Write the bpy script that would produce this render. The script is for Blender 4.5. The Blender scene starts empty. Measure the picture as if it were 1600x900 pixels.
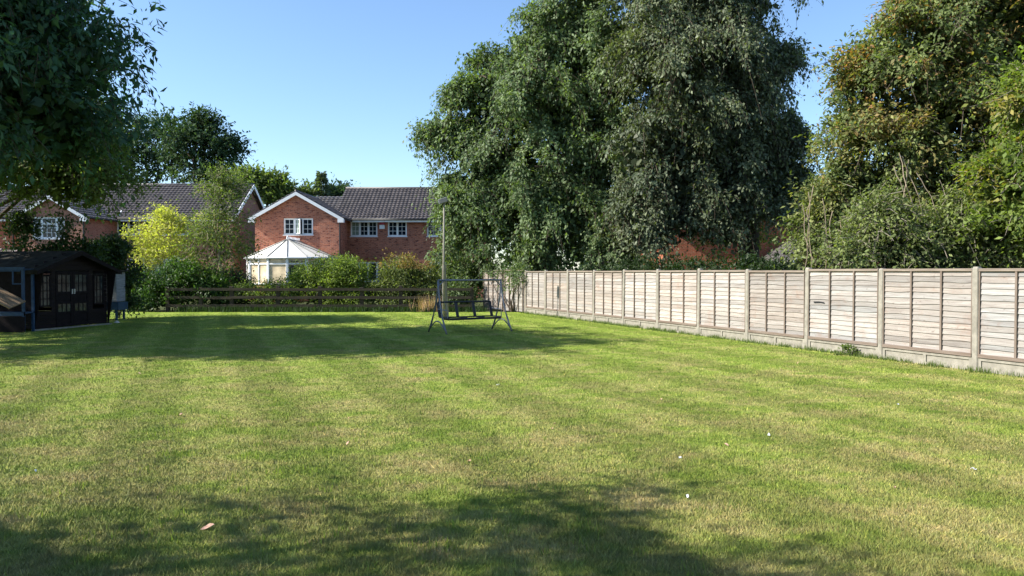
import bpy, math, random
import numpy as np
from mathutils import Vector, Matrix

random.seed(7)
RNG = np.random.default_rng(11)
R = math.radians
scene = bpy.context.scene
COL = scene.collection
F = 1230.0; HZ = 425.0; EYE = 1.61

def WX(px, Y): return (px - 800.0) * Y / F
def WZ(py, Y): return EYE + (HZ - py) * Y / F

# ------------------------------------------------------------------ materials
def nt(name):
    m = bpy.data.materials.new(name); m.use_nodes = True
    t = m.node_tree; t.nodes.clear()
    return m, t
def N(t, typ, **kw):
    n = t.nodes.new(typ)
    for k, v in kw.items():
        if k.startswith('i_'):
            n.inputs[k[2:].replace('_', ' ')].default_value = v
        else: setattr(n, k, v)
    return n
def L(t, a, b): t.links.new(a, b)
def c4(c): return (c[0], c[1], c[2], 1.0)

def ramp(t, fac, stops, interp='LINEAR'):
    r = N(t, 'ShaderNodeValToRGB'); r.color_ramp.interpolation = interp
    el = r.color_ramp.elements
    el[0].position, el[0].color = stops[0][0], c4(stops[0][1])
    el[1].position, el[1].color = stops[-1][0], c4(stops[-1][1])
    for p, c in stops[1:-1]:
        e = el.new(p); e.color = c4(c)
    L(t, fac, r.inputs[0]); return r.outputs[0]
def noise(t, vec, scale, detail=4, rough=.55, dist=0):
    n = N(t, 'ShaderNodeTexNoise'); n.inputs['Scale'].default_value = scale
    n.inputs['Detail'].default_value = detail; n.inputs['Roughness'].default_value = rough
    n.inputs['Distortion'].default_value = dist
    if vec is not None: L(t, vec, n.inputs['Vector'])
    return n.outputs['Fac']
def mapping(t, vec, scale=(1,1,1), rot=(0,0,0)):
    m = N(t, 'ShaderNodeMapping'); m.inputs['Scale'].default_value = scale; m.inputs['Rotation'].default_value = rot
    L(t, vec, m.inputs['Vector']); return m.outputs[0]
def mix(t, fac, a, b, blend='MIX'):
    m = N(t, 'ShaderNodeMix', data_type='RGBA', blend_type=blend)
    for s, v in ((m.inputs[0], fac), (m.inputs[6], a), (m.inputs[7], b)):
        if isinstance(v, (int, float)): s.default_value = v
        elif isinstance(v, tuple): s.default_value = c4(v)
        else: L(t, v, s)
    return m.outputs[2]
def math_(t, op, a, b=0.0, c=None):
    m = N(t, 'ShaderNodeMath', operation=op)
    for i, v in enumerate((a, b, c)):
        if v is None: continue
        if isinstance(v, (int, float)): m.inputs[i].default_value = v
        else: L(t, v, m.inputs[i])
    return m.outputs[0]
def out(t, sh, disp=None):
    o = N(t, 'ShaderNodeOutputMaterial'); L(t, sh, o.inputs[0])
def pbsdf(t, col, rough=.7, spec=.3, metal=0, bump=None, bstr=.4, bdist=.02):
    b = N(t, 'ShaderNodeBsdfPrincipled')
    b.inputs['Roughness'].default_value = rough; b.inputs['Metallic'].default_value = metal
    b.inputs['Specular IOR Level'].default_value = spec
    if isinstance(col, tuple): b.inputs['Base Color'].default_value = c4(col)
    else: L(t, col, b.inputs['Base Color'])
    if bump is not None:
        bp = N(t, 'ShaderNodeBump'); bp.inputs['Strength'].default_value = bstr; bp.inputs['Distance'].default_value = bdist
        L(t, bump, bp.inputs['Height']); L(t, bp.outputs[0], b.inputs['Normal'])
    return b.outputs[0]
def objco(t):
    return N(t, 'ShaderNodeTexCoord').outputs['Object']

def simple(name, col, rough=.6, spec=.3, metal=0, var=.25, scale=6):
    m, t = nt(name); co = objco(t)
    n = noise(t, co, scale, 5)
    dark = tuple(c * (1 - var) for c in col); lite = tuple(min(1, c * (1 + var)) for c in col)
    c = ramp(t, n, [(.3, dark), (.7, lite)])
    out(t, pbsdf(t, c, rough, spec, metal, bump=noise(t, co, scale * 8, 3), bstr=.2, bdist=.005)); return m

def brick(name, c1, c2, c3, mortar):
    m, t = nt(name); co = objco(t)
    s = N(t, 'ShaderNodeSeparateXYZ'); L(t, co, s.inputs[0])
    u = math_(t, 'ADD', s.outputs[0], s.outputs[1])
    cb = N(t, 'ShaderNodeCombineXYZ'); L(t, u, cb.inputs[0]); L(t, s.outputs[2], cb.inputs[1])
    b = N(t, 'ShaderNodeTexBrick'); L(t, cb.outputs[0], b.inputs['Vector'])
    b.inputs['Scale'].default_value = 1.0
    b.inputs['Brick Width'].default_value = .225; b.inputs['Row Height'].default_value = .075
    b.inputs['Mortar Size'].default_value = .009; b.inputs['Mortar Smooth'].default_value = .2
    b.inputs['Color1'].default_value = c4(c1); b.inputs['Color2'].default_value = c4(c2); b.inputs['Mortar'].default_value = c4(mortar)
    b.inputs['Bias'].default_value = -.1
    # scattered burnt bricks: noise sampled coarse along the courses
    mp = mapping(t, cb.outputs[0], (3.2, 11, 1))
    k = noise(t, mp, 1.0, 3, .8)
    fac = ramp(t, k, [(.54, (0,0,0)), (.60, (1,1,1))])
    c = mix(t, fac, b.outputs['Color'], c3)
    big = noise(t, cb.outputs[0], .55, 4)
    c = mix(t, 1.0, c, ramp(t, big, [(.3, (.72,.68,.70)), (.7, (1.12,1.05,1.0))]), 'MULTIPLY')
    out(t, pbsdf(t, c, .85, .2, bump=b.outputs['Fac'], bstr=.5, bdist=-.008)); return m

def wood(name, lite, mid, dark, along=(1.2, 30, 30), rough=.8, attr=True):
    m, t = nt(name); co = objco(t)
    mp = mapping(t, co, along)
    g = noise(t, mp, 1.6, 6, .65, .6)
    c = ramp(t, g, [(.25, dark), (.45, mid), (.62, lite), (.85, tuple(min(1, x * 1.12) for x in lite))])
    blot = noise(t, co, 2.2, 4)
    c = mix(t, ramp(t, blot, [(.5, (0,0,0)), (.75, (.4,.4,.4))]), c, mid)
    if name == 'weathered_larch':
        st_ = noise(t, mapping(t, co, (1.1, 1, 1.6)), 1.3, 6, .7)
        c = mix(t, ramp(t, st_, [(.54, (0,0,0)), (.70, (.6,.6,.6))]), c, (.25,.165,.125))
        kn = noise(t, mapping(t, co, (5, 5, 9)), 2.2, 2, .5)
        c = mix(t, ramp(t, kn, [(.66, (0,0,0)), (.74, (.55,.55,.55))]), c, (.12,.09,.075))
    if attr:
        a = N(t, 'ShaderNodeAttribute', attribute_name='tint'); c = mix(t, 1.0, c, a.outputs['Color'], 'MULTIPLY')
    out(t, pbsdf(t, c, rough, .15, bump=g, bstr=.5, bdist=.006)); return m

def leaf(name, c1, c2, trans=.45, rough=.42, gloss=.5):
    gloss *= .5; rough = min(.75, rough + .13)
    """leaves: colour varied by the per-leaf attribute, with light passing through"""
    m, t = nt(name)
    a = N(t, 'ShaderNodeAttribute', attribute_name='tint')
    s = N(t, 'ShaderNodeSeparateColor'); L(t, a.outputs['Color'], s.inputs[0])
    base = mix(t, s.outputs[0], c1, c2)
    base = mix(t, s.outputs[1], base, (0.31, .14, .05))
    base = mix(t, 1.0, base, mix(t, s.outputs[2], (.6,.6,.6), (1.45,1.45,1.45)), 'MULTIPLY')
    b = N(t, 'ShaderNodeBsdfPrincipled'); L(t, base, b.inputs['Base Color'])
    b.inputs['Roughness'].default_value = rough; b.inputs['Specular IOR Level'].default_value = gloss
    tr = N(t, 'ShaderNodeBsdfTranslucent')
    L(t, mix(t, 1.0, base, (1.7, 1.9, .6), 'MULTIPLY'), tr.inputs[0])
    ms = N(t, 'ShaderNodeMixShader'); ms.inputs[0].default_value = trans
    L(t, b.outputs[0], ms.inputs[1]); L(t, tr.outputs[0], ms.inputs[2]); out(t, ms.outputs[0]); return m

def turf_colour(t):
    co = objco(t)
    s = N(t, 'ShaderNodeSeparateXYZ'); L(t, co, s.inputs[0])
    x, y = s.outputs[0], s.outputs[1]
    st = math_(t, 'MULTIPLY', math_(t, 'ADD', x, math_(t, 'MULTIPLY', y, .389)), 1 / 1.073)
    wob = noise(t, co, .25, 2)
    st = math_(t, 'ADD', st, math_(t, 'MULTIPLY', wob, .5))
    wv = math_(t, 'SINE', math_(t, 'MULTIPLY', st, 2 * math.pi / 1.45))
    wv = math_(t, 'MULTIPLY_ADD', wv, .5, .5)
    stripe = ramp(t, wv, [(.36, (0,0,0)), (.64, (1,1,1))])
    n1 = noise(t, mapping(t, co, (1, 1.3, 1)), .8, 8, .72)
    n2 = noise(t, co, 2.6, 6, .7)
    n3 = noise(t, co, 14, 4, .7)
    green = ramp(t, n2, [(.25, (.125,.208,.028)), (.5, (.24,.32,.052)), (.75, (.355,.40,.105))])
    straw = ramp(t, n3, [(.3, (.31,.25,.10)), (.7, (.50,.43,.20))])
    mixn = math_(t, 'ADD', math_(t, 'MULTIPLY', n1, .72), math_(t, 'MULTIPLY', n2, .28))
    near = N(t, 'ShaderNodeMapRange'); L(t, y, near.inputs[0])
    near.inputs[1].default_value = 26; near.inputs[2].default_value = 9; near.inputs[3].default_value = -.085; near.inputs[4].default_value = .015
    mixn = math_(t, 'ADD', mixn, near.outputs[0])
    fac = ramp(t, mixn, [(.445, (0,0,0)), (.62, (.8,.8,.8))])
    c = mix(t, fac, green, straw)
    c = mix(t, 1.0, c, ramp(t, stripe, [(0, (.86,.88,.84)), (1, (1.14,1.12,1.16))]), 'MULTIPLY')
    return c, n3

def turf_mat():
    m, t = nt('turf'); c, n3 = turf_colour(t)
    co = objco(t)
    fine = noise(t, co, 70, 3, .8)
    c = mix(t, 1.0, c, ramp(t, fine, [(.3, (.55,.58,.5)), (.7, (1.15,1.15,1.1))]), 'MULTIPLY')
    out(t, pbsdf(t, c, .95, .05, bump=noise(t, co, 45, 4, .8), bstr=1.0, bdist=.03)); return m
def blade_mat():
    m, t = nt('grass_blades'); c, _ = turf_colour(t)
    a = N(t, 'ShaderNodeAttribute', attribute_name='tint')
    c = mix(t, 1.0, c, a.outputs['Color'], 'MULTIPLY')
    g = N(t, 'ShaderNodeNewGeometry')
    va = N(t, 'ShaderNodeVectorMath', operation='MULTIPLY_ADD'); L(t, g.outputs['Normal'], va.inputs[0])
    va.inputs[1].default_value = (.55,.55,.55); va.inputs[2].default_value = (0,0,.8)
    vn = N(t, 'ShaderNodeVectorMath', operation='NORMALIZE'); L(t, va.outputs[0], vn.inputs[0])
    b = N(t, 'ShaderNodeBsdfPrincipled'); L(t, c, b.inputs['Base Color']); b.inputs['Roughness'].default_value = .6
    b.inputs['Specular IOR Level'].default_value = .25; L(t, vn.outputs[0], b.inputs['Normal'])
    tr = N(t, 'ShaderNodeBsdfTranslucent'); L(t, mix(t, 1.0, c, (1.2, 1.4, .6), 'MULTIPLY'), tr.inputs[0]); L(t, vn.outputs[0], tr.inputs['Normal'])
    ms = N(t, 'ShaderNodeMixShader'); ms.inputs[0].default_value = .25
    L(t, b.outputs[0], ms.inputs[1]); L(t, tr.outputs[0], ms.inputs[2]); out(t, ms.outputs[0]); return m
def glass_mat(name, col, rough=.06, spec=.9):
    m, t = nt(name); co = objco(t)
    c = ramp(t, noise(t, co, 1.7, 3), [(.35, tuple(x * .55 for x in col)), (.7, tuple(min(1, x * 1.35) for x in col))])
    out(t, pbsdf(t, c, rough, spec)); return m

M = {}
M['turf'] = turf_mat(); M['blades'] = blade_mat()
M['soil'] = simple('soil_and_rough_grass', (.055,.065,.022), .95, .1, var=.5, scale=3)
M['brick_red'] = brick('brick_red', (.50,.175,.095), (.37,.12,.068), (.13,.05,.045), (.42,.30,.24))
M['brick_pink'] = brick('brick_pink', (.42,.19,.125), (.35,.15,.10), (.23,.10,.075), (.40,.31,.25))
M['brick_orange'] = brick('brick_orange', (.44,.13,.055), (.36,.105,.045), (.26,.08,.045), (.36,.25,.18))
M['upvc'] = simple('white_plastic', (.80,.81,.82), .35, .4, var=.04, scale=3)
M['upvc2'] = simple('off_white_paint', (.74,.74,.74), .5, .3, var=.08, scale=2)
M['pane'] = glass_mat('window_glass', (.012,.018,.03), .08, .35)
M['curtain'] = simple('curtain', (.22,.27,.22), .8, .1, var=.3, scale=9)
M['blind'] = glass_mat('glass_over_cream_blinds', (.62,.50,.33), .12, .5)
M['polyroof'] = simple('opal_roof_sheet', (.76,.72,.62), .3, .4, var=.10, scale=1.2)
M['blackplastic'] = simple('black_gutter', (.02,.02,.022), .4, .4)
M['redplastic'] = simple('red_plastic', (.45,.03,.04), .4, .4, var=.1)
M['concrete'] = simple('concrete', (.255,.235,.195), .9, .15, var=.22, scale=9)
M['fencewood'] = wood('weathered_larch', (.35,.335,.31), (.275,.252,.232), (.17,.145,.13), (1.3, 14, 34))
M['batten'] = wood('batten_wood', (.21,.165,.135), (.16,.125,.10), (.10,.075,.06), (14, 14, 1.5), attr=False)
M['railwood'] = wood('top_rail_wood', (.27,.225,.18), (.2,.16,.13), (.13,.1,.08), (1.0, 14, 26), attr=False)
M['rustrail'] = wood('bottom_rail_wood', (.21,.17,.14), (.16,.12,.095), (.1,.075,.06), (1.0, 14, 26), attr=False)
M['darkrail'] = wood('post_and_rail_wood', (.075,.06,.045), (.045,.037,.03), (.02,.016,.013), (1.0, 18, 18), attr=False)
M['shedwood'] = wood('stained_boards_in_shade', (.016,.010,.011), (.011,.007,.008), (.005,.004,.004), (1.2, 14, 20), attr=True, rough=.6)  # stain colour lowered further to stand for the tree's shade
M['shedtrim'] = wood('stained_trim_in_shade', (.016,.011,.012), (.011,.008,.008), (.006,.004,.004), (5, 5, 5), attr=False, rough=.85)  # trim likewise: dark stain plus shade put into the colour
M['felt'] = simple('mossy_roof_felt', (.026,.024,.019), .95, .1, var=.6, scale=5)
M['bluewood'] = simple('blue_painted_wood', (.022,.055,.11), .5, .3, var=.35, scale=7)
M['plank'] = wood('bare_planks', (.34,.235,.15), (.25,.17,.105), (.12,.08,.05), (2, 22, 22), attr=False)
M['greyplank'] = wood('grey_planks', (.30,.30,.32), (.22,.22,.24), (.12,.12,.13), (2, 2, 22), attr=False)
M['barkdark'] = simple('dark_bark', (.075,.058,.045), .95, .1, var=.5, scale=7)
M['barkgrey'] = simple('grey_bark', (.20,.175,.14), .95, .1, var=.4, scale=7)
M['stem'] = simple('bare_stem', (.30,.24,.17), .9, .1, var=.3, scale=7)
M['steel'] = simple('grey_painted_tube', (.14,.15,.17), .35, .5, metal=.3, var=.15)
M['darksteel'] = simple('charcoal_frame', (.018,.019,.022), .45, .4, var=.2)
M['mesh_fabric'] = simple('dark_sling_fabric', (.03,.032,.036), .7, .2, var=.2)
M['polewood'] = wood('weathered_post', (.29,.26,.215), (.22,.19,.155), (.12,.1,.08), (14, 14, 1.2), attr=False)
M['lampgrey'] = simple('lamp_casing', (.16,.16,.15), .4, .4, var=.2)
M['lampglass'] = simple('lamp_glass', (.5,.5,.47), .15, .6, var=.1)
M['stone'] = simple('pale_stone', (.62,.58,.52), .8, .2, var=.2, scale=20)
M['feather'] = simple('white_feather', (.72,.73,.76), .6, .3, var=.1, scale=40)
M['deadleaf'] = simple('dry_leaf', (.55,.34,.24), .7, .2, var=.3, scale=40)
M['render'] = simple('pale_paving', (.35,.33,.30), .9, .1, var=.2)

def tile_mat(name, a, b, moss):
    m, t = nt(name); co = objco(t)
    n = noise(t, co, 5, 5, .7); k = noise(t, co, .7, 3)
    c = ramp(t, n, [(.3, a), (.7, b)])
    c = mix(t, ramp(t, k, [(.5, (0,0,0)), (.72, (.5,.5,.5))]), c, moss)
    at = N(t, 'ShaderNodeAttribute', attribute_name='tint'); c = mix(t, 1.0, c, at.outputs['Color'], 'MULTIPLY')
    out(t, pbsdf(t, c, .5, .5)); return m
M['tiles'] = tile_mat('dark_concrete_tiles', (.045,.038,.036), (.10,.085,.08), (.09,.078,.065))
M['tiles_grey'] = tile_mat('grey_concrete_tiles', (.06,.055,.052), (.125,.11,.105), (.11,.10,.08))

M['lf_walnut'] = leaf('broad_dark_leaves', (.036,.082,.055), (.06,.125,.065), .38, .38, .55)
M['lf_beech'] = leaf('beech_leaves', (.055,.088,.038), (.175,.235,.10), .30, .42, .5)
M['lf_birch'] = leaf('grey_green_leaves', (.042,.064,.036), (.175,.20,.11), .25, .42, .5)
M['lf_maple'] = leaf('hedgerow_leaves', (.065,.095,.034), (.21,.24,.085), .35, .45, .4)
M['lf_bright'] = leaf('bright_green_leaves', (.10,.145,.035), (.20,.25,.06), .4, .45, .4)
M['lf_yellow'] = leaf('yellow_green_leaves', (.26,.30,.07), (.52,.49,.13), .4, .5, .3)
M['lf_mid'] = leaf('mid_green_leaves', (.07,.11,.035), (.145,.185,.055), .4, .45, .4)
M['lf_dark'] = leaf('dark_shrub_leaves', (.02,.045,.015), (.05,.085,.025), .25, .4, .5)
M['lf_far'] = leaf('far_dark_leaves', (.030,.060,.038), (.07,.115,.045), .25, .6, .2)
M['lf_fir'] = leaf('blue_green_needles', (.09,.125,.085), (.15,.19,.11), .2, .6, .2)
M['lf_laurel'] = leaf('laurel_leaves', (.022,.055,.015), (.09,.17,.03), .3, .35, .5)
M['lf_dry'] = leaf('dry_stalks', (.42,.28,.17), (.55,.40,.26), .2, .7, .1)

# ------------------------------------------------------------------ objects
def tag(o, label=None, cat=None, group=None, kind=None):
    if label: o['label'] = label
    if cat: o['category'] = cat
    if group: o['group'] = group
    if kind: o['kind'] = kind
    return o
def empty(name, loc, rz=0.0, **kw):
    o = bpy.data.objects.new(name, None); COL.objects.link(o)
    o.location = loc; o.rotation_euler = (0, 0, rz); o.empty_display_size = .2
    tag(o, **kw); return o

class MB:
    def __init__(s): s.v = []; s.f = []; s.t = []
    def quad(s, a, b, c, d, tint=(1,1,1)):
        n = len(s.v); s.v += [tuple(a), tuple(b), tuple(c), tuple(d)]; s.f.append((n, n+1, n+2, n+3)); s.t += [tint] * 4
    def tri(s, a, b, c, tint=(1,1,1)):
        n = len(s.v); s.v += [tuple(a), tuple(b), tuple(c)]; s.f.append((n, n+1, n+2)); s.t += [tint] * 3
    def box(s, x0, x1, y0, y1, z0, z1, tint=(1,1,1), bev=0.0, mtx=None):
        if x0 > x1: x0, x1 = x1, x0
        if y0 > y1: y0, y1 = y1, y0
        if z0 > z1: z0, z1 = z1, z0
        n = len(s.v)
        p = [(x, y, z) for x in (x0, x1) for y in (y0, y1) for z in (z0, z1)]
        if mtx is not None: p = [tuple(mtx @ Vector(q)) for q in p]
        s.v += p; s.t += [tint] * 8
        for f in ((0,1,3,2), (4,6,7,5), (0,4,5,1), (2,3,7,6), (0,2,6,4), (1,5,7,3)): s.f.append(tuple(n + i for i in f))
    def prism(s, pts, h0, h1, axis='y', tint=(1,1,1)):
        """closed outline pts (a,b) extruded along axis"""
        n = len(s.v); k = len(pts)
        for h in (h0, h1):
            for a, b in pts:
                s.v.append({'y': (a, h, b), 'x': (h, a, b), 'z': (a, b, h)}[axis]); s.t.append(tint)
        s.f.append(tuple(n + i for i in range(k))); s.f.append(tuple(n + k + i for i in range(k))[::-1])
        for i in range(k):
            j = (i + 1) % k; s.f.append((n + i, n + k + i, n + k + j, n + j))
    def tube(s, pts, rad, seg=7, cap=True):
        pts = [Vector(p) for p in pts]
        if not isinstance(rad, (list, tuple)): rad = [rad] * len(pts)
        n0 = len(s.v)
        for i, p in enumerate(pts):
            d = (pts[min(i+1, len(pts)-1)] - pts[max(i-1, 0)])
            d = d.normalized() if d.length > 1e-9 else Vector((0,0,1))
            a = d.cross(Vector((0,0,1)) if abs(d.z) < .9 else Vector((1,0,0))).normalized(); b = d.cross(a)
            for k in range(seg):
                th = 2 * math.pi * k / seg
                s.v.append(tuple(p + (a * math.cos(th) + b * math.sin(th)) * rad[i])); s.t.append((1,1,1))
        for i in range(len(pts) - 1):
            for k in range(seg):
                q = n0 + i * seg; k2 = (k + 1) % seg
                s.f.append((q + k, q + k2, q + seg + k2, q + seg + k))
        if cap:
            s.f.append(tuple(n0 + k for k in range(seg))[::-1]); s.f.append(tuple(n0 + (len(pts)-1) * seg + k for k in range(seg)))
    def build(s, name, mat, parent=None, smooth=False, bevel=0.0, loc=None):
        me = bpy.data.meshes.new(name); me.from_pydata(s.v, [], s.f)
        a = me.color_attributes.new('tint', 'FLOAT_COLOR', 'POINT')
        a.data.foreach_set('color', np.hstack([np.array(s.t, dtype=np.float32), np.ones((len(s.t), 1), np.float32)]).ravel())
        me.materials.append(mat)
        if smooth: me.polygons.foreach_set('use_smooth', [True] * len(me.polygons))
        me.update()
        o = bpy.data.objects.new(name, me); COL.objects.link(o)
        if parent is not None: o.parent = parent
        if loc is not None: o.location = loc
        if bevel > 0:
            b = o.modifiers.new('bevel', 'BEVEL'); b.width = bevel; b.segments = 2; b.limit_method = 'ANGLE'
        return o

def rnd_tint(v=.12): 
    k = 1 + random.uniform(-v, v); return (k, k * (1 + random.uniform(-.03, .03)), k * (1 + random.uniform(-.05, .05)))

def raw_mesh(name, V, nper, T, mat, parent=None):
    """V (n*nper,3) vertices, each run of nper a polygon"""
    n = len(V) // nper
    me = bpy.data.meshes.new(name)
    me.vertices.add(len(V)); me.vertices.foreach_set('co', V.astype(np.float32).ravel())
    me.loops.add(len(V)); me.loops.foreach_set('vertex_index', np.arange(len(V), dtype=np.int32))
    me.polygons.add(n); me.polygons.foreach_set('loop_start', np.arange(n, dtype=np.int32) * nper)
    try: me.polygons.foreach_set('loop_total', np.full(n, nper, dtype=np.int32))
    except Exception: pass
    a = me.color_attributes.new('tint', 'FLOAT_COLOR', 'POINT')
    a.data.foreach_set('color', np.hstack([T, np.ones((len(T), 1))]).astype(np.float32).ravel())
    me.materials.append(mat); me.update(calc_edges=True)
    o = bpy.data.objects.new(name, me); COL.objects.link(o)
    if parent is not None: o.parent = parent
    return o

def unit(v): return v / (np.linalg.norm(v, axis=-1, keepdims=True) + 1e-9)

def leaf_cards(P, D, NB, size, T, aspect=.5):
    """rhombic folded leaves: base P, direction D, preferred normal NB"""
    D = unit(D); side = unit(np.cross(D, NB)); nn = unit(np.cross(side, D))
    s = size[:, None]
    V = np.stack([P, P + D * s * .45 + side * s * aspect * .5 + nn * s * .08, P + D * s, P + D * s * .45 - side * s * aspect * .5 + nn * s * .08], 1).reshape(-1, 3)
    return V, np.repeat(T, 4, 0)

def crown(lobes, clumps, sprays, leaves_per, L0, leafsize, droop=.5, clump_r=.6, seed=1, red=0.0, redfun=None, long_frac=.06, up=.3, fill=0, jitter=.10, aspect=.5, bright=.5, shell=.35, keep=None, bough=0.0, bsag=.5, info=None):
    """leaf sprays hung on clumps that sit on the shells of lobes.
    lobes: (x,y,z,rx,ry,rz,weight)"""
    g = np.random.default_rng(seed)
    lo = np.array(lobes, dtype=float); w = lo[:, 6] / lo[:, 6].sum()
    nc = clumps
    li = g.choice(len(lo), nc, p=w)
    d = unit(g.normal(size=(nc, 3))); d[:, 2] = np.where(d[:, 2] < -.55, -d[:, 2], d[:, 2])
    rr = 1 - shell * g.random(nc) ** 1.6
    rr *= 1 + .13 * np.sin(d[:, 0] * 7 + li * 1.7) * np.sin(d[:, 2] * 9 + li) + .07 * g.normal(size=nc)
    C = lo[li, :3] + d * lo[li, 3:6] * rr[:, None]
    # drop clumps buried deep in another lobe
    ok = np.ones(nc, bool)
    for j in range(len(lo)):
        q = np.linalg.norm((C - lo[j, :3]) / lo[j, 3:6], axis=1)
        ok &= ~((q < .62) & (li != j) & (g.random(nc) < .75))
    if keep is not None: ok &= keep(C)
    C, d, li = C[ok], d[ok], li[ok]; nc = len(C)
    cb = g.random(nc)                                    # random tone per clump, paints in contrast of lit and dark clumps
    if bough > 0:                                        # draw each clump out along an arching, sagging bough
        bd = unit(d * np.array([1, 1, .55]) + g.normal(size=(nc, 3)) * .35); BL = np.minimum(bough * (.6 + .7 * g.random(nc)), lo[li, 3] * 1.15); K = 5
        start = C - bd * BL[:, None] * .8 + np.array([0, 0, .25]) * BL[:, None]
        sg = bsag * (.6 + .8 * g.random(nc)); ss = np.linspace(.22, 1.0, K)
        CC = np.stack([start + bd * (BL * s_)[:, None] - np.array([0, 0, 1]) * (sg * BL * s_ ** 2)[:, None] for s_ in ss], 1)
        if info is not None: info['boughs'] = np.concatenate([start[:, None], CC], 1)
        rad_ = np.repeat(np.tile(1.15 - .62 * ss, nc), 1); C = CC.reshape(-1, 3) + g.normal(size=(nc * K, 3)) * .06
        dd_ = bd.copy(); dd_[:, 2] += .35; d = np.repeat(unit(dd_), K, 0); cb = np.clip(np.repeat(cb, K) + .12 * g.normal(size=nc * K), 0, 1); nc = nc * K
    else: rad_ = np.ones(nc)
    # sprays
    ns = nc * sprays
    ci = np.repeat(np.arange(nc), sprays)
    sd = unit(g.normal(size=(ns, 3)) * .75 + d[ci] * .9 + np.array([0, 0, up]))
    A = C[ci] + g.normal(size=(ns, 3)) * np.array([1, 1, .7]) * (clump_r * .38 * rad_[ci])[:, None]
    SL = L0 * (.6 + .8 * g.random(ns)) * (.55 + .45 * rad_[ci]); SL = np.where(g.random(ns) < long_frac, SL * 2.0, SL)
    dr = droop * (.6 + .8 * g.random(ns))
    m = leaves_per
    if info is not None:
        q = []
        for a_, b_ in ((0, .5), (.5, 1.0)):
            pa = A + sd * (SL * a_)[:, None] - np.array([0, 0, 1]) * (dr * SL * a_ ** 2)[:, None]; pb = A + sd * (SL * b_)[:, None] - np.array([0, 0, 1]) * (dr * SL * b_ ** 2)[:, None]
            sv = unit(np.cross(pb - pa, g.normal(size=pa.shape))) * info.get('tw', .008); q.append(np.stack([pa - sv, pa + sv, pb + sv * .6, pb - sv * .6], 1))
        info['twigs'] = np.concatenate(q, 0).reshape(-1, 3)
    t = np.tile((np.arange(m) + .5) / m, ns) + g.random(ns * m) * (1 / m); si = np.repeat(np.arange(ns), m)
    base = A[si] + sd[si] * (SL[si] * t)[:, None]
    base[:, 2] -= dr[si] * SL[si] * t ** 2
    tang = sd[si] + np.array([0, 0, -1]) * (2 * dr[si] * t)[:, None]
    base += g.normal(size=base.shape) * (jitter * (1.2 - .6 * t))[:, None]
    ld = unit(tang) * .7 + g.normal(size=base.shape) * .6 + np.array([0, 0, -droop * .5])
    nb = unit(g.normal(size=base.shape) * .5 + np.array([0, 0, .6]) + d[ci[si]] * .8)
    sz = leafsize * (.5 + g.random(len(base)) ** 1.3)
    T = np.zeros((len(base), 3))
    T[:, 0] = np.clip(.62 * cb[ci[si]] + .38 * g.random(len(base)), 0, 1)
    if redfun is not None: T[:, 1] = np.clip(redfun(base, cb[ci[si]], g), 0, 1)
    T[:, 2] = np.clip(bright + .22 * g.normal(size=len(base)), 0, 1)
    V, TT = leaf_cards(base, ld, nb, sz, T, aspect)
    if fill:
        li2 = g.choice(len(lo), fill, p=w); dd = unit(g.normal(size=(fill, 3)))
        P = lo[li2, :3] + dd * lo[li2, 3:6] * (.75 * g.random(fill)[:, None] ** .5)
        T2 = np.zeros((fill, 3)); T2[:, 0] = g.random(fill); T2[:, 2] = 0.1 * g.random(fill)  # inner fill leaves tinted dark for the shade inside the crown
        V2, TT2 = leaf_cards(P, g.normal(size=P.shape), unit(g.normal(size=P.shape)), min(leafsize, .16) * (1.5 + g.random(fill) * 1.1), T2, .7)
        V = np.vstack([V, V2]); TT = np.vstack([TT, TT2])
    return V, TT

def bend(a, b, k=.12, n=7, seed=0):
    g = random.Random(seed); a = Vector(a); b = Vector(b); Ln = (b - a).length
    o1 = Vector((g.uniform(-1,1), g.uniform(-1,1), g.uniform(-.2,.6))) * k * Ln
    pts = []
    for i in range(n):
        t = i / (n - 1); pts.append(a.lerp(b, t) + o1 * math.sin(math.pi * t) + Vector((g.uniform(-1,1), g.uniform(-1,1), g.uniform(-1,1))) * .02 * Ln * (0 < i < n-1))
    return pts

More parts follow.
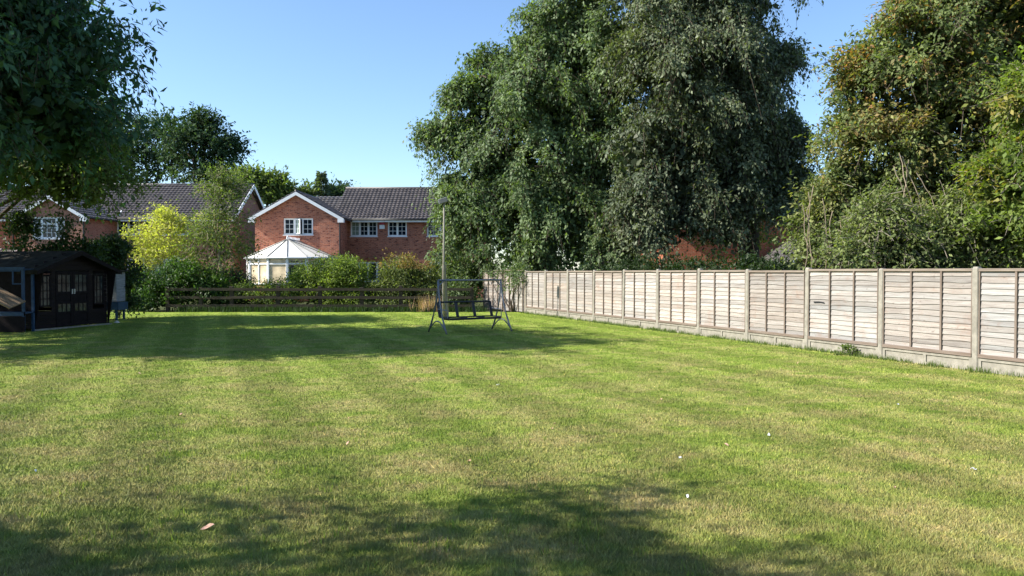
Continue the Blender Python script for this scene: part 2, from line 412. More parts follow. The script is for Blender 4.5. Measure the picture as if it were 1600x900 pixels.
def tree(name, base, trunk_h, trunk_r, lobes, leafmat, bark, label, cat='tree', group=None, limbs=True, lean=(0,0), trunk_seg=9, leaf_tw=.003, **kw):
    root = empty(name, (base[0], base[1], base[2]), label=label, cat=cat, group=group)
    info = {'tw': .005 + leaf_tw}
    V, T = crown(lobes, info=info, **kw)
    V = V - np.array(base)
    b = MB(); h = trunk_h
    top = Vector((lean[0], lean[1], h))
    b.tube([(0,0,-.1), (0,0,.25), *[tuple(Vector((0,0,.25)).lerp(top, t) + Vector((math.sin(t*5)*.06, math.cos(t*4)*.06, 0))) for t in (.25,.5,.75,1)]],
           [trunk_r * 1.5, trunk_r * 1.1, trunk_r, trunk_r * .9, trunk_r * .78, trunk_r * .65], trunk_seg)
    b.build('trunk', bark, root, smooth=True)
    if limbs:
        lb = MB(); g = random.Random(kw.get('seed', 1))
        for i, l in enumerate(lobes):
            if l[3] < .9 and len(lobes) > 12: continue
            st = Vector((0,0,.25)).lerp(top, g.uniform(.45, 1.0))
            e = Vector((l[0] - base[0], l[1] - base[1], l[2] - base[2]))
            pts = bend(st, e, .10, 7, i + 3)
            r0 = trunk_r * .5
            lb.tube(pts, [r0 * (1 - .75 * k / 6) for k in range(7)], 6)
            for j in range(5):
                dv = Vector((g.gauss(0,1), g.gauss(0,1), g.gauss(0.1,.7))).normalized()
                q = e + Vector((dv.x * l[3], dv.y * l[4], dv.z * l[5])) * .55
                lb.tube(bend(pts[g.randint(3, 6)], q, .10, 5, i * 9 + j), [r0 * .26, r0 * .19, r0 * .12, r0 * .06, r0 * .015], 5)
        for bo in info.get('boughs', [])[:420]:
            pp = bo - np.array(base); lb.tube([tuple(p) for p in pp], [trunk_r * .09, trunk_r * .075, trunk_r * .055, trunk_r * .04, trunk_r * .025, trunk_r * .008], 4, cap=False)
        lb.build('branches', bark, root, smooth=True)
        raw_mesh('twigs', info['twigs'] - np.array(base), 4, np.ones((len(info['twigs']), 3)), bark, root)
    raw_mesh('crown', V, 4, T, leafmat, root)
    return root

# ================================================================== WORLD, SUN, CAMERA
EL = R(38); AZ = math.atan2(.14, 1.0)               # sun from the left and a little behind the camera
to_sun = Vector((-math.cos(AZ) * math.cos(EL), -math.sin(AZ) * math.cos(EL), math.sin(EL)))
w = bpy.data.worlds.new('World'); scene.world = w; w.use_nodes = True
t = w.node_tree; t.nodes.clear()
sky = t.nodes.new('ShaderNodeTexSky'); sky.sky_type = 'NISHITA'; sky.sun_disc = False
sky.sun_elevation = EL; sky.sun_rotation = math.atan2(to_sun.x, to_sun.y)
sky.air_density = 1.0; sky.dust_density = .35; sky.ozone_density = 4.5; sky.altitude = 50
bg = t.nodes.new('ShaderNodeBackground'); bg.inputs[1].default_value = .115
wo = t.nodes.new('ShaderNodeOutputWorld'); t.links.new(sky.outputs[0], bg.inputs[0]); t.links.new(bg.outputs[0], wo.inputs[0])
sl = bpy.data.lights.new('sun', 'SUN'); sl.energy = 5.0; sl.angle = R(.53); sl.color = (1.0, .95, .86)
so = bpy.data.objects.new('sun', sl); COL.objects.link(so); so.location = (-30, -10, 30)
so.rotation_euler = to_sun.to_track_quat('Z', 'Y').to_euler()
cam = bpy.data.cameras.new('camera'); cam.sensor_width = 36; cam.lens = 36 * F / 1600; cam.clip_end = 3000; cam.clip_start = .05
co = bpy.data.objects.new('camera', cam); COL.objects.link(co); co.location = (0, 0, EYE)
co.rotation_euler = (R(90) - math.atan(25 / F), 0, 0)
scene.camera = co
scene.view_settings.view_transform = 'Standard'; scene.view_settings.look = 'None'
scene.view_settings.exposure = 1.08; scene.view_settings.gamma = 1.0
scene.render.resolution_x = 1024; scene.render.resolution_y = 576
scene.cycles.max_bounces = 6; scene.cycles.diffuse_bounces = 3; scene.cycles.transmission_bounces = 3
scene.cycles.use_denoising = True
try: scene.cycles.denoiser = 'OPENIMAGEDENOISE'
except Exception: pass

# ================================================================== GROUND
b = MB(); S = 900
b.quad((-S,-S,-.03), (S,-S,-.03), (S,S,-.03), (-S,S,-.03))
tag(b.build('ground', M['soil']), kind='structure')
FD = Vector((-.363, .932, 0)); FN = Vector((-.932, -.363, 0))
P0 = Vector((WX(1527, 12.79), 12.79, 0)); SP = 1.93
def FP(n): return P0 + FD * SP * n
rng_ = np.random.default_rng(3)
def lawn_edge_x(y):   # fence line
    k = (y - P0.y) / FD.y; return P0.x + FD.x * k
nx, ny = 60, 90
vs, fs = [], []
for j in range(ny + 1):
    y = -14 + (31.7 + 14) * j / ny
    xr = lawn_edge_x(y) - .02 
    for i in range(nx + 1):
        x = -19 + (xr + 19) * i / nx
        yy = y + (0.18 * math.sin(x * 1.7) * math.sin(x * .6) if j == ny else 0)
        z = .012 * math.sin(x * .9 + y * .4) * math.sin(y * .7)
        vs.append((x, yy, z if j not in (0, ny) and i not in (0, nx) else 0))
for j in range(ny):
    for i in range(nx):
        q = j * (nx + 1) + i; fs.append((q, q + 1, q + nx + 2, q + nx + 1))
me = bpy.data.meshes.new('lawn'); me.from_pydata(vs, [], fs); me.materials.append(M['turf'])
me.polygons.foreach_set('use_smooth', [True] * len(me.polygons))
o = bpy.data.objects.new('lawn', me); COL.objects.link(o); tag(o, kind='structure')

def zlawn(x, y): return .012 * np.sin(x * .9 + y * .4) * np.sin(y * .7)

def grass(n, y0, y1, hgt, wid, seed, pw=1.0, name='grass', xfun=None, label=None, mat=None, lean=.5):
    g = np.random.default_rng(seed)
    # uniform in screen depth: more per square metre close to the camera
    u = g.random(n); inv = 1 / y0 + (1 / y1 - 1 / y0) * u; y = 1 / inv
    x = (g.random(n) * 2 - 1) * y * .70
    edge = P0.x + FD.x * (y - P0.y) / FD.y
    k = x < edge - .05; x, y = x[k], y[k]; n = len(x)
    tuft = (np.sin(x * 2.1 + np.sin(y * 1.3) * 2) * np.sin(y * 2.7 + np.cos(x * 1.9) * 2)) * .5 + .5
    tuft2 = (np.sin(x * 11 + np.sin(y * 7) * 2) * np.sin(y * 13 + np.cos(x * 9) * 2)) * .5 + .5
    h = hgt * (1 + .35 * np.clip((7 - y) / 3, 0, 1)) * (.45 + .45 * g.random(n) + .45 * tuft * tuft2 + (g.random(n) < .01) * 1.2)
    wd = wid * (.6 + .8 * g.random(n)) * (.6 + y / 11)
    h = h * (.85 + y / 40)
    th = g.random(n) * 2 * np.pi; ph = g.random(n) * 2 * np.pi
    lx, ly = np.cos(ph) * lean * g.random(n), np.sin(ph) * lean * g.random(n)
    z = zlawn(x, y) - .003
    a = np.stack([x - np.cos(th) * wd / 2, y - np.sin(th) * wd / 2, z], 1); b_ = np.stack([x + np.cos(th) * wd / 2, y + np.sin(th) * wd / 2, z], 1)
    c = np.stack([x + lx * h * 1.6, y + ly * h * 1.6, z + h], 1)
    V = np.stack([a, b_, c], 1).reshape(-1, 3)
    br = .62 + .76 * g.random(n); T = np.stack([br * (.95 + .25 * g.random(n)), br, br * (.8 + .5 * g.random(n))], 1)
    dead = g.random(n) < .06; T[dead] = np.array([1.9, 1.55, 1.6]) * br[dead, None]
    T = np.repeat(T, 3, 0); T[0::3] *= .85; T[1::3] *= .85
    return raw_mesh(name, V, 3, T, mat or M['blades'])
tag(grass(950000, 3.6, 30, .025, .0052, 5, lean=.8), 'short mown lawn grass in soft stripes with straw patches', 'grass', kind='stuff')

# ================================================================== THE PANEL FENCE
def make_panel(mb, x0, x1, z0, z1, seed, y=.0):
    g = random.Random(seed); rows = 14; nxs = 16
    pt = g.uniform(.84, 1.12); warm = g.uniform(-.03, .07)
    dh = (z1 - z0) / rows
    for r in range(rows):
        zt = z1 - r * dh + .012; zb = zt - dh - .018
        k = pt * g.uniform(.76, 1.16); wm = warm + g.uniform(-.03, .05); tint = (k * (1 + wm), k, k * (1 - wm * .8))
        ph = g.uniform(0, 9); am = g.uniform(.002, .010); f1 = g.uniform(2, 5); sag = g.uniform(-.008,.008)
        for i in range(nxs):
            q = []
            for xx in (x0 + (x1 - x0) * i / nxs, x0 + (x1 - x0) * (i + 1) / nxs):
                wv = am * math.sin(f1 * xx + ph) + am * .5 * math.sin(11 * xx + ph * 3) + sag * (xx - x0)
                q.append((xx, wv))
            (xa, wa), (xb, wb) = q
            lo_a, lo_b = zb + wa, zb + wb
            mb.quad((xa, y + .002, zt), (xa, y + .020, lo_a), (xb, y + .020, lo_b), (xb, y + .002, zt), tint)
            mb.quad((xa, y + .020, lo_a), (xa, y + .006, lo_a), (xb, y + .006, lo_b), (xb, y + .020, lo_b), tint)
    mb.box(x0, x1, y - .012, y - .002, z0, z1, (.8,.75,.72))

fang = math.atan2(FD.y, FD.x)
fence = empty('panel_fence', (FP(-3).x, FP(-3).y, 0), fang, label='long pale weathered lap panel fence with concrete posts beside the lawn', cat='fence')
GB = .22
g = random.Random(21)
post_shift = {}
for n in range(-3, 11):
    x = (n + 3) * SP
    tilt = {4: -.016, 5: .005, 6: -.03, 7: -.02, 8: .008, 2: -.012, 3: .0, 1: -.004}.get(n, g.uniform(-.006, .006))
    h = 1.69 + g.uniform(-.015, .015)
    mb = MB()
    mt = Matrix.Translation((x, 0, 0)) @ Matrix.Rotation(tilt, 4, 'Y')
    pr = [(-.055,-.05), (.055,-.05), (.055,.035), (.042,.05), (-.042,.05), (-.055,.035)]
    st = len(mb.v)
    mb.prism(pr, -.3, h - .03, 'z')
    k = len(pr)
    top = len(mb.v)
    for a_, b_ in pr: mb.v.append((a_ * .72, b_ * .72, h)); mb.t.append((1,1,1))
    for i in range(k):
        j = (i + 1) % k; mb.f.append((st + k + i, st + k + j, top + j, top + i))
    mb.f.append(tuple(top + i for i in range(k)))
    mb.v = [tuple(mt @ Vector(v)) for v in mb.v]
    mb.build('post', M['concrete'], fence)
    if n == 10: break
    xa, xb = x + .058, x + SP - .058
    dz = g.uniform(-.012, .015) + (.0 if n < 2 else -.012)
    pz0, pz1 = GB + .05, 1.655 + dz
    mb = MB(); make_panel(mb, xa + .01, xb - .01, pz0, pz1 - .02, 100 + n)
    pn = mb.build('panel', M['fencewood'], fence)
    lean = g.uniform(-.006, .006)
    for fx in (0.335, .665):
        m2 = MB(); xx = xa + (xb - xa) * (fx + g.uniform(-.012, .012)); m2.box(xx - .018, xx + .018, .022, .044, pz0, pz1 - .045); 
        m2.build('batten', M['batten'], pn, bevel=.003)
    for xx in (xa + .010, xb - .010):
        m2 = MB(); m2.box(xx - .010, xx + .010, .023, .040, pz0, pz1 - .045); m2.build('batten', M['batten'], pn)
    m2 = MB(); m2.box(xa, xb, -.02, .050, pz1 - .043, pz1 + .002); m2.build('top_rail', M['railwood'], pn, bevel=.004)
    m2 = MB(); m2.box(xa, xb, -.015, .052, pz0 - .045, pz0 + .012); m2.build('bottom_rail', M['rustrail'], pn, bevel=.004)
    m2 = MB()
    m2.box(xa, xb, -.02, .012, -.1, GB); xm = (xa + xb) / 2
    for a_, b_, c_, d_ in ((xa, xb, GB - .045, GB + .001), (xa, xb, -.1, .05), (xa + .0, xa + .05, .05, GB - .045), (xb - .05, xb, .05, GB - .045), (xm - .03, xm + .03, .05, GB - .045)):
        m2.box(a_, b_, .0122, .032, c_, d_)
    m2.build('gravel_board', M['concrete'], fence)
    if n == 1:    # dark broken slot in one board
        m2 = MB(); xx = xb - .45
        pts = [(xx, .97), (xx + .12, .985), (xx + .3, .975), (xx + .31, 1.005), (xx + .16, 1.012), (xx + .02, 1.0)]
        m2.prism([(p[0], p[1]) for p in pts], .024, .029, 'y'); m2.build('hole', M['blackplastic'], pn)

# three older panels on timber posts at the far end
far_pts = [Vector((.50, 30.95, 0)), Vector((-.317, 32.5, 0)), Vector((-1.25, 34.0, 0))]
for i in range(2):
    a, c = far_pts[i], far_pts[i + 1]; d = c - a
    rt = empty('old_fence', (a.x, a.y, 0), math.atan2(d.y, d.x),
               label=['old lap panel with ivy trails hanging over it, no gravel board', 'half hidden lap panel behind the right leg of the swing seat'][i], cat='fence', group='old panels at the far fence end')
    ln = d.length
    mb = MB(); make_panel(mb, .06, ln - .06, .05, 1.66, 300 + i); pn = mb.build('panel', M['fencewood'], rt)
    for fx in (.03, .26, .5, .74, .97):
        m2 = MB(); xx = .06 + (ln - .12) * fx; m2.box(xx - .02, xx + .02, .022, .05, .03, 1.67); m2.build('batten', M['batten'], rt)
    m2 = MB(); m2.box(.0, .09, -.05, .0, -.2, 1.70); m2.build('post', M['rustrail'], rt)
    m2 = MB(); m2.box(.06, ln - .06, -.012, .054, 1.655, 1.70); m2.build('top_rail', M['railwood'], rt)

# ================================================================== HOUSES
def wall_openings(mb, u0, u1, z0, z1, v, thick, ops, axis='x', sgn=1):
    """slab in plane y=v (axis x) or x=v (axis y), cut by rectangular openings"""
    us = sorted({u0, u1, *[o[0] for o in ops], *[o[1] for o in ops]}); zs = sorted({z0, z1, *[o[2] for o in ops], *[o[3] for o in ops]})
    def inside(u, z): return any(o[0] < u < o[1] and o[2] < z < o[3] for o in ops)
    def P(u, z, w): return (u, v + w, z) if axis == 'x' else (v + w, u, z)
    for i in range(len(us) - 1):
        for j in range(len(zs) - 1):
            um, zm = (us[i] + us[i+1]) / 2, (zs[j] + zs[j+1]) / 2
            if inside(um, zm): continue
            mb.quad(P(us[i], zs[j], 0), P(us[i+1], zs[j], 0), P(us[i+1], zs[j+1], 0), P(us[i], zs[j+1], 0))
    for o in ops:
        a, b_, c, d = o
        for p, q in (((a, c), (b_, c)), ((b_, c), (b_, d)), ((b_, d), (a, d)), ((a, d), (a, c))):
            mb.quad(P(p[0], p[1], 0), P(q[0], q[1], 0), P(q[0], q[1], thick), P(p[0], p[1], thick))

def window(root, x0, x1, z0, z1, y, cas, cols=2, rows=3, recess=.06, open_i=None, transom=None, curtain=None, bars=True):
    """white casement window in a wall facing -Y; cas = number of casements or list of width shares"""
    fr = MB(); fw = .06; yy = y + recess
    shares = [1 / cas] * cas if isinstance(cas, int) else cas
    fr.box(x0, x1, yy, yy + .06, z0, z0 + fw); fr.box(x0, x1, yy, yy + .06, z1 - fw, z1)
    xs = [x0 + fw / 2]; W_ = x1 - x0 - fw
    for s in shares: xs.append(xs[-1] + W_ * s)
    for xx in xs: fr.box(xx - fw / 2, xx + fw / 2, yy - .004, yy + .062, z0 + fw, z1 - fw)
    wn = fr.build('window', M['upvc'], root, bevel=.006)
    for i in range(len(shares)):
        a, b_ = xs[i] + fw / 2, xs[i + 1] - fw / 2
        if i == open_i:
            # casement swung outwards on its left stile
            mt = Matrix.Translation((a, yy, 0)) @ Matrix.Rotation(R(-32), 4, 'Z'); ww = (b_ - a)
            m = MB(); zz0, zz1 = z0 + fw, z1 - fw
            for q in ((0, .05, zz0, zz1), (ww - .05, ww, zz0, zz1), (.05, ww - .05, zz0, zz0 + .05), (.05, ww - .05, zz1 - .05, zz1)):
                m.box(q[0], q[1], 0, .045, q[2], q[3], mtx=mt)
            for r in range(1, rows): zc = zz0 + (zz1 - zz0) * r / rows; m.box(.05, ww - .05, .002, .03, zc - .012, zc + .012, mtx=mt)
            for c_ in range(1, cols): xc = ww * c_ / cols; m.box(xc - .012, xc + .012, .004, .032, zz0, zz1, mtx=mt)
            m.build('casement', M['upvc'], wn)
            m = MB(); m.box(.05, ww - .05, .015, .022, zz0 + .05, zz1 - .05, mtx=mt); m.build('pane', M['curtain'], wn)
            m = MB(); m.box(a, b_, yy + .2, yy + .22, zz0, zz1); m.build('pane', M['blackplastic'], wn)  # black sheet stands in for the dark room behind the open casement
            continue
        m = MB(); mf = MB(); zz0, zz1 = z0 + fw, z1 - fw
        m.box(a, b_, yy + .028, yy + .034, zz0, zz1)
        m.build('pane', M['curtain'] if curtain and i in curtain else M['pane'], wn)
        # casement stile and glazing bars
        s = .035
        mf.box(a, a + s, yy + .008, yy + .05, zz0, zz1); mf.box(b_ - s, b_, yy + .008, yy + .05, zz0, zz1)
        mf.box(a + s, b_ - s, yy + .008, yy + .05, zz0, zz0 + s); mf.box(a + s, b_ - s, yy + .008, yy + .05, zz1 - s, zz1)
        if bars:
            ztop = zz1
            if transom and i in transom:
                zt = zz1 - (zz1 - zz0) * .30; mf.box(a + s, b_ - s, yy + .004, yy + .054, zt - .03, zt + .03)
            cc = cols if not (transom and i in transom) else 3
            for c_ in range(1, cc): xc = a + (b_ - a) * c_ / cc; mf.box(xc - .011, xc + .011, yy + .012, yy + .0395, zz0 + s, zz1 - s)
            for r in range(1, rows): zc = zz0 + (zz1 - zz0) * r / rows; mf.box(a + s, b_ - s, yy + .014, yy + .0415, zc - .011, zc + .011)
        mf.build('frame', M['upvc'], wn)
    m = MB(); m.box(x0 - .04, x1 + .04, y - .05, y + recess + .02, z0 - .045, z0 - .002); m.build('sill', M['upvc'], wn)
    return wn

def pantiles(mb, A, B, C, D, pitch=.25, row=.30, amp=.045, seed=3):
    """A,B eave left/right; D,C ridge left/right. corrugated rows of tiles"""
    A, B, C, D = map(Vector, (A, B, C, D)); g = random.Random(seed)
    W_ = max((B - A).length, (C - D).length); H_ = (D - A).length
    nc = max(2, int(W_ / pitch)); nr = max(2, int(H_ / row)); seg = 6
    nrm = (B - A).cross(D - A).normalized()
    if nrm.z < 0: nrm = -nrm
    tl = [[g.uniform(.78, 1.2) for _ in range(nc)] for _ in range(nr)]
    for r in range(nr):
        v0, v1 = r / nr, (r + 1) / nr + .012
        for c in range(nc):
            k = tl[r][c]; tint = (k, k, k)
            pr = None
            for s_ in range(seg + 1):
                u = (c + s_ / seg) / nc; ph = s_ / seg
                hgt = amp * (.5 - .5 * math.cos(2 * math.pi * ph)) ** .8
                lo_ = A.lerp(B, u).lerp(D.lerp(C, u), v0) + nrm * (hgt + .060); hi = A.lerp(B, u).lerp(D.lerp(C, u), min(1, v1)) + nrm * (hgt + .004)
                dn = A.lerp(B, u).lerp(D.lerp(C, u), v0) + nrm * (hgt - .004)
                if pr: mb.quad(pr[0], lo_, hi, pr[1], tint); mb.quad(pr[2], dn, lo_, pr[0], tint)
                pr = (lo_, hi, dn)

def gable_roof_y(root, x0, x1, yf, yb, ze, zr, mat, oh=.32, seed=1, barge=True, pitch=.25):
    """ridge runs along Y; gable faces -Y"""
    xm = (x0 + x1) / 2; s = (zr - ze) / (xm - x0); xo0, xo1 = x0 - oh, x1 + oh; zo = ze - s * oh; yf2 = yf - .22
    mb = MB()
    pantiles(mb, (xo0, yb, zo + .06), (xo0, yf2, zo + .06), (xm, yf2, zr + .06), (xm, yb, zr + .06), seed=seed, pitch=pitch)
    pantiles(mb, (xo1, yf2, zo + .06), (xo1, yb, zo + .06), (xm, yb, zr + .06), (xm, yf2, zr + .06), seed=seed + 1, pitch=pitch)
    # solid deck
    mb.prism([(xo0, zo), (xm, zr), (xo1, zo), (xo1, zo + .05), (xm, zr + .05), (xo0, zo + .05)], yf2 + .012, yb, 'y', (.6,.6,.6))
    rf = mb.build('roof', mat, root)
    m = MB(); m.tube([(xm, yf2, zr + .09), (xm, yb, zr + .09)], .085, 8); m.build('ridge_tiles', mat, rf, smooth=True)
    if barge:
        m = MB(); bw = .20
        m.prism([(xo0 - .02, zo - bw + .03), (xm, zr - bw + .04), (xm, zr + .045), (xo0 - .02, zo + .045)], yf2 - .03, yf2 + .005, 'y')
        m.build('barge_board', M['upvc'], rf)
        m = MB(); m.prism([(xo1 + .02, zo - bw + .03), (xo1 + .02, zo + .045), (xm + .001, zr + .045), (xm + .001, zr - bw + .04)], yf2 - .03, yf2 + .005, 'y')
        m.build('barge_board', M['upvc'], rf)
        m = MB()   # boxed eave ends and soffits
        for xa in (xo0, xo1 - .34):
            m = MB(); m.box(xa - .01, xa + .35, yf2 - .034, yf + .1, zo - .19, zo + .002)
            m.build('soffit', M['upvc'], rf)
    return rf

def gutter(root, x0, x1, y, z):
    m = MB(); m.tube([(x0, y, z), (x1, y, z)], .055, 8); m.build('gutter', M['blackplastic'], root, smooth=True)
    m = MB(); m.box(x0, x1, y + .055, y + .085, z - .17, z + .03); m.build('fascia', M['upvc'], root)

# ---- middle house
mh = empty('house', (-8.0, 50, 0), label='red brick house with a gabled wing and dark pantile roof behind the conservatory', cat='house')
def addw(mb, root, name, mat):   # meshes in world coordinates parented under root
    o = mb.build(name, mat, root); o.location = (-root.location.x, -root.location.y, -root.location.z); return o
class Off:   # lets helpers that build in world space parent to an empty placed elsewhere
    pass
def fix(root):
    for ch in bpy.data.objects:
        if ch.parent is root and 'fixed' not in ch: ch.location = Vector(ch.location) - Vector(root.location)
wx0, wx1 = WX(399, 47.5), WX(530, 47.5)
ops_w = [(WX(443.5, 47.5), WX(489.5, 47.5), WZ(367, 47.5), WZ(341, 47.5))]
mb = MB(); wall_openings(mb, wx0, wx1, 0, 4.95, 47.5, .25, ops_w)
xm = (wx0 + wx1) / 2; zr = 6.38
mb.tri((wx0, 47.5, 4.95), (wx1, 47.5, 4.95), (xm, 47.5, zr))
wall_openings(mb, 47.5, 54.5, 0, 4.95, wx0, .25, [], 'y'); wall_openings(mb, 47.5, 50.0, 0, 4.95, wx1, .25, [], 'y')
mb.build('wall', M['brick_red'], mh)
window(mh, *ops_w[0], 47.5, [.36, .28, .36], 2, 3, open_i=1)
gable_roof_y(mh, wx0, wx1, 47.5, 54.2, 4.95, zr, M['tiles'], seed=5)
m = MB(); m.tube([(wx1 + .06, 47.42, 4.75), (wx1 + .06, 47.42, 0)], .04, 7); m.tube([(wx1 + .36, 47.5, 4.82), (wx1 + .06, 47.42, 4.7)], .035, 6); m.build('downpipe', M['blackplastic'], mh)
# main range
mx0, mx1 = wx1, -1.5
def wrect(a, b_, c, d, Y): return (WX(a, Y), WX(b_, Y), WZ(d, Y), WZ(c, Y))
ops = [wrect(548, 590, 345.5, 369.5, 50), wrect(606, 636, 345.5, 369.5, 50), wrect(667, 708, 345.5, 369.5, 50), wrect(560, 604, 409, 440, 50), wrect(671, 716, 409, 440, 50)]
mb = MB(); wall_openings(mb, mx0, mx1, 0, 5.0, 50.0, .25, ops); wall_openings(mb, 50, 57.4, 0, 5.0, mx1, .25, [], 'y')
mb.tri((mx1, 50, 5.0), (mx1, 57.4, 5.0), (mx1, 53.7, 7.15))
mb.build('wall', M['brick_red'], mh)
window(mh, *ops[0], 50.0, 3, 2, 3, curtain=(0,)); window(mh, *ops[1], 50.0, 2, 2, 3); window(mh, *ops[2], 50.0, 2, 2, 3)
window(mh, *ops[3], 50.0, 3, 1, 1, bars=False); window(mh, *ops[4], 50.0, 2, 1, 1, bars=False)
m = MB()
for o_ in ops[3:]: m.box(o_[0] - .1, o_[1] + .1, 49.985, 50.02, o_[3] + .002, o_[3] + .23)
m.build('lintel', M['brick_orange'], mh)
mb = MB(); zev = 4.93; yv = 49.62; zrd = 7.28
pantiles(mb, (-11.3, yv, zev), (mx1 + .2, yv, zev), (mx1 + .2, 53.7, zrd), (-11.3, 53.7, zrd), seed=9)
pantiles(mb, (mx1 + .2, 57.8, zev), (-11.3, 57.8, zev), (-11.3, 53.7, zrd), (mx1 + .2, 53.7, zrd), seed=10, pitch=.5)
mb.prism([(yv + .03, zev - .05), (53.7, zrd - .05), (57.8, zev - .05), (53.7, zrd - .28)], -11.28, mx1 + .18, 'x', (.6,.6,.6))
rf = mb.build('roof', M['tiles'], mh)
m = MB(); m.tube([(-11.3, 53.7, zrd + .03), (mx1 + .2, 53.7, zrd + .03)], .09, 8); m.build('ridge_tiles', M['tiles'], rf, smooth=True)
# small linking roof left of the main ridge
mb = MB(); zl = 6.66
pantiles(mb, (-13.2, 50.0, 5.05), (-11.0, 50.0, 5.05), (-11.0, 53.0, zl), (-13.2, 53.0, zl), seed=12)
pantiles(mb, (-11.0, 56.0, 5.05), (-15.6, 56.0, 5.05), (-13.5, 53.0, zl), (-11.0, 53.0, zl), seed=12, pitch=.5)
mb.build('roof', M['tiles_grey'], mh)
gutter(mh, wx1 + .36, mx1, 49.60, 4.92)
m = MB(); xa = WX(597.5, 50); m.box(xa - .17, xa + .17, 49.90, 49.995, WZ(358, 50), WZ(351.5, 50)); al = m.build('alarm_box', M['upvc'], mh, bevel=.02)
m = MB(); m.box(xa - .172, xa + .172, 49.895, 49.997, WZ(351.3, 50), WZ(347, 50)); m.build('alarm_top', M['redplastic'], al, bevel=.02)
fix(mh)

# ---- left house
lh = empty('house', (-23, 50, 0), label='pink brick house with a front gable, half hidden behind the yellow green tree', cat='house')
lx0, lx1 = WX(32, 46.2), WX(130, 46.2)
ow = [wrect(52, 102, 339, 373, 46.2)]
mb = MB(); wall_openings(mb, lx0, lx1, 0, 4.95, 46.2, .25, ow); xm = (lx0 + lx1) / 2; zr = 6.05
mb.tri((lx0, 46.2, 4.95), (lx1, 46.2, 4.95), (xm, 46.2, zr))
wall_openings(mb, 46.2, 50.0, 0, 4.95, lx1, .25, [], 'y'); wall_openings(mb, 46.2, 57, 0, 4.95, lx0, .25, [], 'y')
rx = -17.75
o2 = [wrect(183, 219, 344, 367, 50), wrect(255, 295, 344, 367, 50), wrect(198, 226, 404, 440, 50), wrect(236, 300, 404, 440, 50)]
wall_openings(mb, lx1, rx, 0, 5.0, 50.0, .25, o2)
wall_openings(mb, 50, 57, 0, 5.0, rx, .25, [], 'y'); mb.tri((rx, 50, 5.0), (rx, 57, 5.0), (rx, 53.5, 7.35))
mb.build('wall', M['brick_pink'], lh)
window(lh, *ow[0], 46.2, [.26, .48, .26], 2, 4, transom=(1,)); window(lh, *o2[0], 50.0, 2, 2, 3); window(lh, *o2[1], 50.0, 2, 2, 3)
window(lh, *o2[2], 50.0, 1, 1, 1, bars=False); window(lh, *o2[3], 50.0, 3, 1, 1, bars=False, curtain=(0, 1))
gable_roof_y(lh, lx0, lx1, 46.2, 53.5, 4.95, zr, M['tiles_grey'], seed=25)
mb = MB(); zev, zrd, yv = 5.0, 7.5, 49.62
pantiles(mb, (lx0 - .3, yv, zev), (rx + .25, yv, zev), (rx + .25, 53.5, zrd), (lx0 - .3, 53.5, zrd), seed=19)
pantiles(mb, (rx + .25, 57.4, zev), (lx0 - .3, 57.4, zev), (lx0 - .3, 53.5, zrd), (rx + .25, 53.5, zrd), seed=19, pitch=.5)
mb.prism([(yv + .03, zev - .05), (53.5, zrd - .05), (57.4, zev - .05), (53.5, zrd - .28)], lx0 - .28, rx + .23, 'x', (.6,.6,.6))
rf = mb.build('roof', M['tiles'], lh)
m = MB(); m.tube([(lx0 - .3, 53.5, zrd + .03), (rx + .25, 53.5, zrd + .03)], .09, 8); m.build('ridge_tiles', M['tiles_grey'], rf, smooth=True)
for s_ in (0, 1):
    m = MB(); ye = (yv - .02, 57.42)[s_]
    m.prism([(ye, zev - .2), (53.5, zrd - .2), (53.5, zrd + .06), (ye, zev + .06)], rx + .25, rx + .29, 'x'); m.build('barge_board', M['upvc'], rf)
m = MB(); m.tube([(lx1 + .33, 49.7, 5.12), (lx1 + .1, 51.3, 6.0)], .07, 6); m.build('valley', M['upvc2'], rf)
gutter(lh, lx1 + .36, rx + .2, 49.60, 4.98)
m = MB(); m.tube([(lx1 + .38, 46.1, 4.80), (lx1 + .38, 49.7, 4.80)], .055, 8); m.build('gutter', M['blackplastic'], lh)
m = MB(); m.tube([(lx1 + .1, 46.12, 4.7), (lx1 + .1, 46.12, 0)], .045, 7); m.build('downpipe', M['blackplastic'], lh)
fix(lh)

# ---- third house at far left
th = empty('house', (-36, 51, 0), label='orange brick house at the far left edge behind the garden shed roof', cat='house')
tx1 = WX(30, 49.5)
mb = MB(); wall_openings(mb, -42, tx1, 0, 5.0, 49.5, .25, [(-40, -38.6, 3.5, 4.7)]); wall_openings(mb, 49.5, 57, 0, 5.0, tx1, .25, [], 'y'); mb.tri((tx1, 49.5, 5), (tx1, 57, 5), (tx1, 53.2, 7.3))
mb.build('wall', M['brick_orange'], th)
window(th, -40, -38.6, 3.5, 4.7, 49.5, 2)
mb = MB(); pantiles(mb, (-42, 49.1, 4.95), (tx1 + .2, 49.1, 4.95), (tx1 + .2, 53.2, 7.4), (-42, 53.2, 7.4), seed=29); mb.prism([(49.15, 4.9), (53.2, 7.35), (57.3, 4.9)], -42, tx1 + .18, 'x')
mb.build('roof', M['tiles'], th); gutter(th, -42, tx1 + .2, 49.07, 4.95)
m = MB(); m.tube([(tx1 - .28, 49.42, 4.8), (tx1 - .28, 49.42, 0)], .045, 7); m.build('downpipe', M['blackplastic'], th)
fix(th)
lt = empty('lean_to', (-33, 47, 0), label='grey glazed lean-to roof with white bars against the orange brick house', cat='conservatory')
m = MB(); m.prism([(46.2, 2.15), (49.45, 2.95), (49.45, 3.02), (46.2, 2.22)], -38, WX(42, 46.2), 'x'); m.build('roof', M['tiles_grey'], lt)
